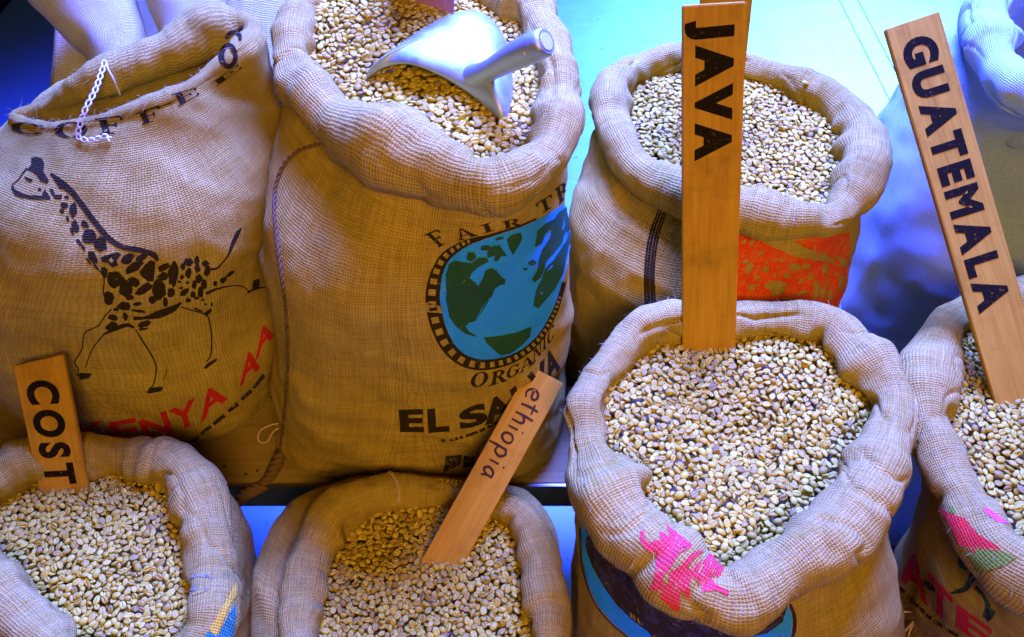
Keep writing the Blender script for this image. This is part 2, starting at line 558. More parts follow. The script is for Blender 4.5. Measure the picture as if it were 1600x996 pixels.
    Q = Q * np.array([9.0, 9.0, 52.0])
    drag = np.maximum(0, noise3(Q, 1.0, seed + 30)) * 0.0036
    wb = (jj > ncuff) * 1.0
    disp = wrinkle * wj * (soft + drag * wb)
    # tight pleats across the roll
    Q2 = np.stack([np.broadcast_to(np.arange(NCOL)[None, :] / NCOL * 46, (J, NCOL)), np.broadcast_to(jj / 16.0, (J, NCOL)), np.full((J, NCOL), float(seed))], 2)
    Q2[:, :, 0] = np.abs(Q2[:, :, 0] - 23)
    slant = noise3(Q2 * np.array([0.25, 0.6, 1.0]), 1.0, seed + 43)
    Q3 = Q2.copy(); Q3[:, :, 0] = Q3[:, :, 0] * 0.55 + slant * 1.3
    ridge = np.clip(1 - np.abs(noise3(Q3, 1.0, seed + 40)) * 5.5, 0, 1) ** 1.5
    where = np.clip(noise3(Q2 * np.array([0.35, 0.5, 1.0]), 1.0, seed + 44) * 2.0 + 0.35, 0, 1)
    pleat = (np.maximum(0, noise3(Q2, 1.0, seed + 41) - 0.15) * -0.004 - ridge * where * 0.0042) * gather
    disp = disp + pleat * (jj <= ncuff - 2) * np.clip((jj - 2) / 8.0, 0, 1)
    G = G + NR * disp[..., None]
    s.G = G
    du = np.roll(G, -1, 1) - np.roll(G, 1, 1); dv = np.gradient(G, axis=0)
    NR = np.cross(du, dv); NR /= np.linalg.norm(NR, axis=2)[..., None] + 1e-12
    s.NR = NR * sgn
    s.flip = sgn < 0
    per = np.linalg.norm(np.roll(G[ncuff + 40], -1, 0) - G[ncuff + 40], axis=1).sum()
    vlen = np.concatenate([[0], np.cumsum(np.linalg.norm(np.diff(G, axis=0), axis=2).mean(1))])
    s.per, s.vlen = per, vlen
    s.ncuff, s.J = ncuff, J
    s.C, s.rho, s.Cz, s.Nn, s.cen = C, rho, Cz, Nn, cen
    s.z0 = z0
    base = levels[-1]
    s.root = empty('burlap_sack', (base[1], base[2], zbase), label, 'sack', 'burlap coffee sacks')
    def part(name, j0, j1, cap=False):
        n = j1 - j0 + 1
        V = G[j0:j1 + 1]
        V = np.concatenate([V, V[:, :1]], 1).reshape(-1, 3)
        W = NCOL + 1
        ii, jj_ = np.meshgrid(np.arange(NCOL), np.arange(n - 1))
        a = (jj_ * W + ii).ravel(); b = a + 1; c = a + W + 1; d = a + W
        Fq = np.stack([a, b, c, d] if not s.flip else [a, d, c, b], 1)
        UV = np.stack(np.broadcast_arrays(np.arange(W)[None, :] / NCOL * per, vlen[j0:j1 + 1, None]), 2).reshape(-1, 2)
        # weld the seam column so that shading is smooth: merge last column with first but keep uv by loops
        Vw = G[j0:j1 + 1].reshape(-1, 3)
        Fw = (Fq // W) * NCOL + (Fq % W) % NCOL
        me = fast_mesh(name, Vw, Fw)
        lay = me.uv_layers.new(name='UVMap')
        lay.data.foreach_set('uv', UV[Fq.ravel()].astype(np.float32).ravel())
        return link(name, me, mat, s.root)
    if split:
        s.rim = part('rolled_rim', 0, ncuff - 1)
        s.body = part('body', ncuff - 1, J - 1)
    else:
        s.body = part('body', 0, J - 1)
    # search trees for laying prints
    def tree(j0, j1):
        V = G[j0:j1 + 1].reshape(-1, 3)
        F = []
        for j in range(j1 - j0):
            for i in range(NCOL):
                i2 = (i + 1) % NCOL
                F.append((j * NCOL + i, j * NCOL + i2, (j + 1) * NCOL + i2, (j + 1) * NCOL + i))
        return BVHTree.FromPolygons([tuple(v) for v in V], F)
    s.t_rim = (tree(0, ncuff - 1), 0)
    s.t_body = (tree(ncuff - 1, J - 1), ncuff - 1)
    s.t_all = (tree(0, J - 1), 0)
    return s

def surf(s, i, j, off=0.0004):
    """point on the sack at fractional column i, row j"""
    i = np.mod(np.asarray(i, float), NCOL); j = np.clip(np.asarray(j, float), 0, s.J - 1.001)
    i0 = np.floor(i).astype(int); j0 = np.floor(j).astype(int)
    fi = (i - i0)[:, None]; fj = (j - j0)[:, None]
    i1 = (i0 + 1) % NCOL; i0 = i0 % NCOL; j1 = j0 + 1
    def bl(A): return (A[j0, i0] * (1 - fi) + A[j0, i1] * fi) * (1 - fj) + (A[j1, i0] * (1 - fi) + A[j1, i1] * fi) * fj
    n = bl(s.NR); n /= np.linalg.norm(n, axis=1)[:, None]
    return bl(s.G) + n * off

def pix_to_ij(s, uv, which='body'):
    """pixels -> (column,row) where the view ray meets the sack; NaN on a miss"""
    tr, joff = {'body': s.t_body, 'rim': s.t_rim, 'all': s.t_all}[which]
    out = np.full((len(uv), 2), np.nan)
    for k, (u, v) in enumerate(uv):
        d = Vector(ray_dir(u, v)).normalized()
        hit, nor, fi, dist = tr.ray_cast(Vector(EYE), d)
        if hit is None: continue
        j, i = divmod(fi, NCOL); j += joff
        p = np.array(hit)
        a, b, c = s.G[j, i], s.G[j, (i + 1) % NCOL], s.G[j + 1, i]
        E = np.stack([b - a, c - a], 1)
        sol = np.linalg.lstsq(E, p - a, rcond=None)[0]
        out[k] = (i + np.clip(sol[0], 0, 1), j + np.clip(sol[1], 0, 1))
    return out

# ---- 2-D shapes as lists of groups; a group is an (M,2,2) array of boundary segments filled even-odd
def loops(*ls):
    segs = []
    for l in ls:
        l = np.asarray(l, float)
        segs.append(np.stack([l, np.roll(l, -1, 0)], 1))
    return np.concatenate(segs)

def inside(groups, P):
    res = np.zeros(len(P), bool)
    for g in groups:
        x0, y0, x1, y1 = g[:, 0, 0], g[:, 0, 1], g[:, 1, 0], g[:, 1, 1]
        px, py = P[:, 0][:, None], P[:, 1][:, None]
        c = ((y0 > py) != (y1 > py)) & (px < (x1 - x0) * (py - y0) / (y1 - y0 + 1e-15) + x0)
        res |= (c.sum(1) % 2).astype(bool)
    return res

def subdiv(g, step):
    out = []
    for a, b in g:
        n = max(1, int(math.ceil(np.linalg.norm(b - a) / step)))
        t = np.linspace(0, 1, n + 1)[:, None]
        p = a + (b - a) * t
        out.append(np.stack([p[:-1], p[1:]], 1))
    return np.concatenate(out)

def lay_print(s, name, groups_ij, mat, off=0.0004, parent=None, grid=1.5):
    """groups in (column,row) space -> thin mesh that follows the cloth"""
    groups = []
    for g in groups_ij:
        g = g[~np.isnan(g).any((1, 2))]
        if len(g) >= 3: groups.append(g)
    if not groups: return None
    allseg = np.concatenate(groups)
    ref = allseg[0, 0, 0]
    lo, hi = allseg.min((0, 1)), allseg.max((0, 1))
    verts, edges = [], []
    for g in groups:
        for a, b in g:
            verts += [a, b]; edges.append((len(verts) - 2, len(verts) - 1))
    gx, gy = np.meshgrid(np.arange(lo[0], hi[0], grid), np.arange(lo[1], hi[1], grid))
    P = np.stack([gx.ravel(), gy.ravel()], 1)
    P = P + rng.uniform(-0.05, 0.05, P.shape)
    P = P[inside(groups, P)]
    allv = [Vector((float(a), float(b))) for a, b in verts] + [Vector((float(a), float(b))) for a, b in P]
    r = delaunay_2d_cdt(allv, edges, [], 0, 1e-4)
    V2 = np.array([tuple(v) for v in r[0]])
    F = np.array([f for f in r[2] if len(f) == 3])
    cenf = V2[F].mean(1)
    F = F[inside(groups, cenf)]
    if not len(F): return None
    used, inv = np.unique(F, return_inverse=True)
    V2 = V2[used]; F = inv.reshape(-1, 3)
    # same winding as the cloth
    V3 = surf(s, V2[:, 0], V2[:, 1], off)
    fn = np.cross(V3[F[:, 1]] - V3[F[:, 0]], V3[F[:, 2]] - V3[F[:, 0]])
    ii = np.mod(np.round(V2[F[:, 0], 0]).astype(int), NCOL); jj = np.clip(np.round(V2[F[:, 0], 1]).astype(int), 0, s.J - 1)
    flip = np.sum(fn * s.NR[jj, ii], 1) < 0
    F[flip] = F[flip][:, [0, 2, 1]]
    me = fast_mesh(name, V3, F)
    uv = np.stack([V2[:, 0] / NCOL * s.per, np.interp(V2[:, 1], np.arange(s.J), s.vlen)], 1)
    set_uv(me, uv)
    return link(name, me, mat, parent or s.root)

def pix_print(s, name, groups_px, mat, which='body', off=0.0004, step=4.0, parent=None):
    """groups drawn in photo pixels, carried onto the cloth they cover"""
    G = []
    for g in groups_px:
        g = subdiv(np.asarray(g, float), step)
        c = g.reshape(-1, 2).mean(0)
        def ends(p):
            q = pix_to_ij(s, p, which)
            for f in np.arange(0.97, 0.3, -0.03):      # pull points that miss the cloth in towards the shape's middle
                bad = np.isnan(q).any(1)
                if not bad.any(): break
                q[bad] = pix_to_ij(s, c + (p[bad] - c) * f, which)
            return q
        q = np.stack([ends(g[:, 0]), ends(g[:, 1])], 1)
        ok = ~np.isnan(q).any((1, 2))
        ok &= np.abs(q[:, 0, 0] - q[:, 1, 0]) < NCOL / 2
        G.append(q[ok])
    # unwrap columns round the seam
    ref = None
    for q in G:
        if not len(q): continue
        if ref is None: ref = q[0, 0, 0]
        q[:, :, 0] = ref + (q[:, :, 0] - ref + NCOL / 2) % NCOL - NCOL / 2
    return lay_print(s, name, G, mat, off, parent)

# ---- lettering
_font_cache = {}
def glyph(ch, bold=0.0):
    """outline segments of one sans letter, unit height, origin at its lower left; returns (segments, width)"""
    key = (ch, bold)
    if key in _font_cache: return _font_cache[key]
    cu = bpy.data.curves.new('tmp', 'FONT')
    cu.body = ch; cu.size = 1.0; cu.offset = bold; cu.resolution_u = 5; cu.fill_mode = 'FRONT'
    o = bpy.data.objects.new('tmp', cu)
    COL.objects.link(o)
    dg = bpy.context.evaluated_depsgraph_get()
    me = o.evaluated_get(dg).to_mesh()
    co = np.array([v.co[:2] for v in me.vertices])
    cnt = {}
    for p in me.polygons:
        vs_ = list(p.vertices)
        for a, b in zip(vs_, vs_[1:] + vs_[:1]):
            k = (min(a, b), max(a, b)); cnt[k] = cnt.get(k, 0) + 1
    segs = np.array([(co[a], co[b]) for (a, b), c in cnt.items() if c == 1])
    o.evaluated_get(dg).to_mesh_clear()
    bpy.data.objects.remove(o); bpy.data.curves.remove(cu)
    lo, hi = segs.min((0, 1)), segs.max((0, 1))
    segs = segs - np.array([lo[0], 0.0])
    _font_cache[key] = (segs, hi[0] - lo[0])
    return _font_cache[key]

def cap_h(bold=0.0):
    s_, _ = glyph('H', bold)
    return s_[..., 1].max() - s_[..., 1].min()

def ellipse(cx, cy, rx, ry, n=28, a0=0, a1=360):
    t = np.radians(np.linspace(a0, a1, n, endpoint=abs(a1 - a0) < 359))
    return np.stack([cx + rx * np.cos(t), cy + ry * np.sin(t)], 1)

def rect(x0, y0, x1, y1): return [(x0, y0), (x1, y0), (x1, y1), (x0, y1)]

def serif(ch):
    """slab-serif letter in the unit box: list of groups, width"""
    st, sf = 0.20, 0.09
    g = []
    def bar(*a): g.append(loops(rect(*a)))
    def poly(p): g.append(loops(p))
    W = 0.78
    if ch == 'I':
        W = 0.42; bar(0.11, 0, 0.31, 1); bar(0, 0, W, sf); bar(0, 1 - sf, W, 1)
    elif ch in 'EF':
        bar(0.1, 0, 0.1 + st, 1); bar(0, 1 - sf, 0.74, 1); bar(0, 0, 0.42 if ch == 'F' else 0.76, sf)
        bar(0.66, 0.74, 0.74, 1); bar(0.2, 0.46, 0.55, 0.55); bar(0.48, 0.38, 0.55, 0.63)
        if ch == 'E': bar(0.68, 0, 0.76, 0.27)
    elif ch == 'T':
        bar(0.29, 0, 0.49, 1); bar(0.14, 0, 0.64, sf); bar(0, 1 - sf, 0.78, 1); bar(0, 0.72, 0.07, 1); bar(0.71, 0.72, 0.78, 1)
    elif ch in 'OC':
        o = ellipse(0.4, 0.5, 0.4, 0.52); i = ellipse(0.4, 0.5, 0.2, 0.45)
        if ch == 'O': g.append(loops(o, i))
        else:
            o = ellipse(0.4, 0.5, 0.4, 0.52, 26, 38, 322); i = ellipse(0.4, 0.5, 0.2, 0.45, 26, 322, 38)
            poly(np.concatenate([o, i])); bar(0.66, 0.66, 0.74, 1.0)
    elif ch == 'G':
        o = ellipse(0.4, 0.5, 0.4, 0.52, 26, 38, 322); i = ellipse(0.4, 0.5, 0.2, 0.45, 26, 322, 38)
        poly(np.concatenate([o, i])); bar(0.66, 0.66, 0.74, 1.0); bar(0.58, 0.08, 0.76, 0.46); bar(0.46, 0.4, 0.84, 0.48)
    elif ch in 'RP':
        bar(0.1, 0, 0.1 + st, 1); bar(0, 0, 0.4, sf); bar(0, 1 - sf, 0.35, 1)
        o = ellipse(0.32, 0.74, 0.38, 0.26, 16, 90, -90); i = ellipse(0.32, 0.74, 0.18, 0.19, 16, -90, 90)
        poly(np.concatenate([o, i])); bar(0.2, 0.93, 0.34, 1.0); bar(0.2, 0.48, 0.34, 0.55)
        if ch == 'R': poly([(0.36, 0.5), (0.54, 0.5), (0.86, 0), (0.6, 0)])
    elif ch == 'D':
        bar(0.1, 0, 0.1 + st, 1); o = ellipse(0.3, 0.5, 0.5, 0.5, 20, 90, -90); i = ellipse(0.3, 0.5, 0.28, 0.42, 20, -90, 90)
        poly(np.concatenate([o, i])); bar(0, 0, 0.34, sf); bar(0, 1 - sf, 0.34, 1)
    elif ch == 'A':
        W = 0.86; poly([(0.38, 1), (0.5, 1), (0.86, 0), (0.62, 0)]); poly([(0.36, 1), (0.46, 1), (0.18, 0), (0.08, 0)])
        bar(0.2, 0.28, 0.64, 0.36); bar(0, 0, 0.28, sf); bar(0.54, 0, 0.92, sf)
    elif ch == 'N':
        W = 0.9; bar(0.1, 0, 0.2, 1); bar(0.7, 0, 0.8, 1); poly([(0.08, 1), (0.3, 1), (0.8, 0), (0.66, 0)])
        bar(0, 0, 0.3, sf); bar(0, 1 - sf, 0.3, 1); bar(0.6, 1 - sf, 0.9, 1)
    return g, W

def place(groups, origin, ex, ey):
    """unit-box groups -> plane with corner origin and axis vectors ex, ey (per unit)"""
    o, ex, ey = np.array(origin, float), np.array(ex, float), np.array(ey, float)
    return [o + g[..., 0:1] * ex + g[..., 1:2] * ey for g in groups]

def quad_map(groups, w, tl, tr, bl, br=None):
    """letter box (0..w, 0..1) -> pixel quad"""
    tl, tr, bl = map(lambda p: np.array(p, float), (tl, tr, bl))
    br = tr + bl - tl if br is None else np.array(br, float)
    out = []
    for g in groups:
        a = g[..., 0:1] / w; b = 1 - g[..., 1:2]
        out.append(tl * (1 - a) * (1 - b) + tr * a * (1 - b) + bl * (1 - a) * b + br * a * b)
    return out

def sans(ch, bold=0.012):
    s_, w = glyph(ch, bold)
    h = cap_h(bold)
    return [s_ / h], w / h

def poly(*pts): return loops(pts)

def stroke(pts, w, n=None):
    """a brush line of varying width -> one filled outline"""
    pts = np.asarray(pts, float)
    if len(pts) > 2: pts = open_curve(pts, n or len(pts) * 4)
    w = np.interp(np.linspace(0, 1, len(pts)), np.linspace(0, 1, len(np.atleast_1d(w))), np.atleast_1d(w))
    T = np.gradient(pts, axis=0); T /= np.linalg.norm(T, axis=1)[:, None] + 1e-9
    N = np.stack([-T[:, 1], T[:, 0]], 1)
    return loops(np.concatenate([pts + N * w[:, None] / 2, (pts - N * w[:, None] / 2)[::-1]]))

def blob(cx, cy, rx, ry, rot=0, seed=0, rough=0.18, n=14):
    t = np.linspace(0, 2 * math.pi, n, endpoint=False)
    r_ = np.random.default_rng(seed + int(cx * 13 + cy * 7))
    k = 1 + rough * r_.uniform(-1, 1, n)
    x, y = rx * k * np.cos(t), ry * k * np.sin(t)
    c, s_ = math.cos(R(rot)), math.sin(R(rot))
    return loops(np.stack([cx + x * c - y * s_, cy + x * s_ + y * c], 1))

# ==== the sacks themselves
SACKS = {}
SACKS['salvador'] = make_sack(
    'tall open sack printed with a blue and green globe, holding beans and a metal scoop',
    [((560, -55), (585, 0)), ((475, -25), (505, 30)), ((432, 45), (490, 72)), ((424, 115), (500, 112)), ((452, 170), (522, 125)),
     ((497, 222), (556, 142)), ((575, 282), (612, 172)), ((670, 322), (690, 215)), ((762, 338), (766, 246)), ((838, 308), (804, 236)),
     ((893, 255), (824, 200)), ((913, 185), (836, 150)), ((900, 105), (832, 98)), ((882, 45), (815, 60)), ((848, -15), (785, 30)), ((750, -60), (735, 5)), ((655, -70), (660, -10))],
    0.815, [(0.73, -0.083, 0.590, 0.131, 0.132, 2.4), (0.60, -0.087, 0.588, 0.142, 0.136, 2.8), (0.50, -0.096, 0.588, 0.151, 0.134, 3.4), (0.448, -0.102, 0.590, 0.153, 0.131, 4.6)], SHELF_Z, seed=3)
SACKS['kenya'] = make_sack(
    'half closed sack printed with a spotted giraffe, its slit mouth trailing white thread',
    [((14, 194), (34, 183), -.050), ((62, 210), (72, 187), -.044), ((130, 208), (132, 182), -.036), ((210, 188), (205, 162), -.026), ((290, 156), (280, 132), -.016),
     ((352, 118), (332, 98), -.008), ((402, 98), (368, 66), -.002), ((418, 50), (382, 46), .004), ((390, 14), (362, 58), .006), ((330, 2), (320, 92), .004),
     ((255, 46), (256, 121), -.006), ((165, 95), (172, 148), -.020), ((100, 134), (108, 168), -.034), ((45, 168), (56, 182), -.046)],
    0.825, [(0.72, -0.352, 0.630, 0.142, 0.125, 2.2), (0.62, -0.395, 0.632, 0.170, 0.138, 2.5), (0.52, -0.406, 0.632, 0.172, 0.140, 2.5), (0.448, -0.412, 0.632, 0.160, 0.134, 2.6)], SHELF_Z,
    cuff=False, split=False, seed=8, gather=0.25, mat=M_BURLAP_FINE, deep=0.07, start=236.0)
SACKS['rear_java'] = make_sack(
    'shorter open sack with an orange stamp, behind the stake lettered JAVA',
    [((1060, 66), (1060, 118)), ((990, 74), (1006, 130)), ((942, 108), (986, 155)), ((924, 165), (985, 178)), ((932, 225), (1000, 205)),
     ((962, 278), (1022, 235)), ((1012, 318), (1050, 258)), ((1082, 346), (1100, 275)), ((1160, 366), (1160, 286)), ((1250, 376), (1240, 314)),
     ((1332, 352), (1284, 316)), ((1380, 285), (1305, 265)), ((1386, 222), (1310, 222)), ((1352, 166), (1292, 190)), ((1272, 116), (1236, 156)), ((1190, 94), (1176, 124)), ((1120, 74), (1116, 114))],
    0.695, [(0.63, 0.203, 0.672, 0.141, 0.118, 2.4), (0.55, 0.203, 0.660, 0.143, 0.132, 2.5), (0.48, 0.203, 0.650, 0.142, 0.140, 2.6), (0.445, 0.203, 0.645, 0.138, 0.140, 2.6)], SHELF_Z, seed=12)
SACKS['java'] = make_sack(
    'big open front sack with a pink scribble on its rim, holding the JAVA stake',
    [((1110, 474), (1110, 536)), ((1000, 490), (1030, 542)), ((932, 545), (976, 586)), ((892, 610), (945, 648)), ((882, 700), (958, 690)),
     ((892, 795), (1000, 752)), ((962, 890), (1040, 808)), ((1050, 962), (1108, 866)), ((1128, 986), (1170, 882)), ((1240, 945), (1212, 850)),
     ((1335, 880), (1262, 800)), ((1402, 795), (1310, 735)), ((1428, 700), (1345, 680)), ((1424, 605), (1364, 640)), ((1376, 528), (1332, 600)), ((1312, 480), (1284, 540)), ((1210, 468), (1200, 526))],
    0.630, [(0.54, 0.190, 0.345, 0.134, 0.115, 2.3), (0.40, 0.212, 0.325, 0.152, 0.124, 2.5), (0.15, 0.212, 0.325, 0.155, 0.124, 2.6), (0.02, 0.212, 0.325, 0.145, 0.116, 2.6)], 0.0, seed=21)
SACKS['guatemala'] = make_sack(
    'open sack with olive, red and pink rim marks, holding the GUATEMALA stake',
    [((1545, 440), (1562, 512)), ((1474, 468), (1516, 522)), ((1432, 518), (1495, 570)), ((1410, 562), (1488, 622)), ((1418, 645), (1488, 672)),
     ((1440, 728), (1512, 712)), ((1476, 815), (1548, 760)), ((1524, 900), (1580, 822)), ((1605, 968), (1640, 850)), ((1720, 985), (1715, 865)),
     ((1830, 920), (1775, 820)), ((1870, 760), (1800, 720)), ((1850, 600), (1785, 620)), ((1760, 490), (1735, 550)), ((1645, 440), (1645, 505))],
    0.615, [(0.54, 0.485, 0.345, 0.125, 0.115, 2.3), (0.40, 0.520, 0.325, 0.150, 0.122, 2.5), (0.15, 0.525, 0.325, 0.152, 0.122, 2.6), (0.02, 0.525, 0.325, 0.142, 0.115, 2.6)], 0.0, seed=33)
SACKS['costa'] = make_sack(
    'open sack holding the COST stake, yellow and teal print below its rim',
    [((208, 676), (200, 745)), ((282, 694), (252, 760)), ((338, 742), (272, 800)), ((368, 830), (290, 832)), ((373, 925), (290, 900)),
     ((360, 1020), (280, 990)), ((290, 1110), (225, 1050)), ((170, 1110), (165, 1025)), ((60, 1050), (118, 980)), ((-25, 985), (50, 912)),
     ((-95, 905), (-12, 862)), ((-95, 815), (-22, 812)), ((-50, 740), (4, 782)), ((35, 692), (60, 756)), ((120, 676), (130, 745))],
    0.520, [(0.465, -0.385, 0.340, 0.136, 0.116, 2.7), (0.30, -0.398, 0.322, 0.143, 0.122, 2.7), (0.12, -0.392, 0.322, 0.143, 0.122, 2.6), (0.02, -0.392, 0.322, 0.135, 0.115, 2.6)], 0.0, seed=44)
SACKS['ethiopia'] = make_sack(
    'open unprinted sack with the handwritten ethiopia stake in its beans',
    [((590, 736), (602, 800)), ((502, 776), (548, 832)), ((452, 850), (520, 880)), ((434, 925), (510, 930)), ((432, 1005), (506, 1000)),
     ((475, 1100), (545, 1060)), ((600, 1175), (615, 1105)), ((750, 1180), (735, 1105)), ((850, 1105), (805, 1050)), ((890, 1005), (826, 985)),
     ((884, 930), (822, 918)), ((862, 860), (812, 855)), ((826, 796), (786, 818)), ((760, 755), (748, 802)), ((680, 738), (688, 792))],
    0.500, [(0.455, -0.098, 0.340, 0.142, 0.114, 3.2), (0.32, -0.096, 0.322, 0.147, 0.124, 3.0), (0.12, -0.093, 0.322, 0.145, 0.124, 2.6), (0.02, -0.093, 0.322, 0.135, 0.116, 2.6)], 0.0, seed=57)
SACKS['pale'] = make_sack(
    'large pale blue lit sack at the upper right behind the GUATEMALA stake',
    [((1506, 30), (1575, 60)), ((1530, 115), (1600, 110)), ((1590, 175), (1650, 135)), ((1690, 190), (1710, 130)), ((1800, 160), (1780, 100)), ((1850, 60), (1790, 40)),
     ((1820, -50), (1760, -10)), ((1720, -90), (1700, -40)), ((1600, -70), (1630, -20)), ((1525, -30), (1585, 20))],
    0.76, [(0.68, 0.560, 0.790, 0.130, 0.115, 2.2), (0.52, 0.570, 0.760, 0.175, 0.150, 2.3), (0.25, 0.580, 0.750, 0.200, 0.165, 2.4), (0.02, 0.580, 0.750, 0.190, 0.155, 2.5)], 0.0, seed=66, mat=M_BURLAP_BLUE_LIT, wrinkle=0.9)

# ------------------------------------------------------------------ coffee beans
def bean_geo(nx=7, fine=False):
    """green coffee bean: domed back, flat face with a centre groove; long axis x, flat face to -z"""
    st = np.linspace(-0.93, 0.93, nx)
    if fine:
        prof = [(1.0, 0.0), (0.86, 0.50), (0.5, 0.87), (0.0, 1.0), (-0.5, 0.87), (-0.86, 0.50), (-1.0, 0.0), (-0.86, -0.26), (-0.5, -0.42), (-0.19, -0.50), (0.0, 0.30), (0.19, -0.50), (0.5, -0.42), (0.86, -0.26)]
    else:
        prof = [(1.0, 0.0), (0.72, 0.70), (0.0, 1.0), (-0.72, 0.70), (-1.0, 0.0), (-0.7, -0.38), (-0.21, -0.50), (0.0, 0.30), (0.21, -0.50), (0.7, -0.38)]
    P = np.array(prof); k = len(P)
    V = []
    for x in st:
        w = math.sqrt(max(0.0, 1 - abs(x) ** 2.3))
        bend = 0.10 * math.sin(x * 2.2)
        for (y, z) in P:
            g = (abs(y) < 0.3 and z < 0.4)
            V.append((x, (y + (bend if g else 0)) * w, z * (0.35 + 0.65 * w) * w if not g else z * w))
    V.append((-1.0, 0, 0)); V.append((1.0, 0, 0))
    F = []
    n = len(st)
    for i in range(n - 1):
        for j in range(k):
            a, b = i * k + j, i * k + (j + 1) % k
            F += [(a, b, b + k), (a, b + k, a + k)]
    for j in range(k):
        F.append((n * k, (j + 1) % k, j)); F.append((n * k + 1, (n - 1) * k + j, (n - 1) * k + (j + 1) % k))
    V = np.array(V); F = np.array(F)
    cen = V[F].mean(1); fn = np.cross(V[F[:, 1]] - V[F[:, 0]], V[F[:, 2]] - V[F[:, 0]])
    if np.sum(fn * cen) < 0: F = F[:, ::-1]
    V = V * np.array([3.95, 2.95, 2.05]) * 1e-3
    return V, F
BEAN_V, BEAN_F = bean_geo(6)
FINE_V, FINE_F = bean_geo(9, True)

def rand_rot(r, tilt):
    yaw = r.uniform(0, 2 * math.pi)
    ax = r.uniform(0, 2 * math.pi)
    t = r.normal(0, tilt)
    M = Matrix.Rotation(t, 3, Vector((math.cos(ax), math.sin(ax), 0))) @ Matrix.Rotation(yaw, 3, 'Z')
    if r.random() < 0.62: M = M @ Matrix.Rotation(math.pi, 3, 'X')
    return np.array(M)

ALL_BEANS = []      # (sack key, rotation, centre, scale, visible size)

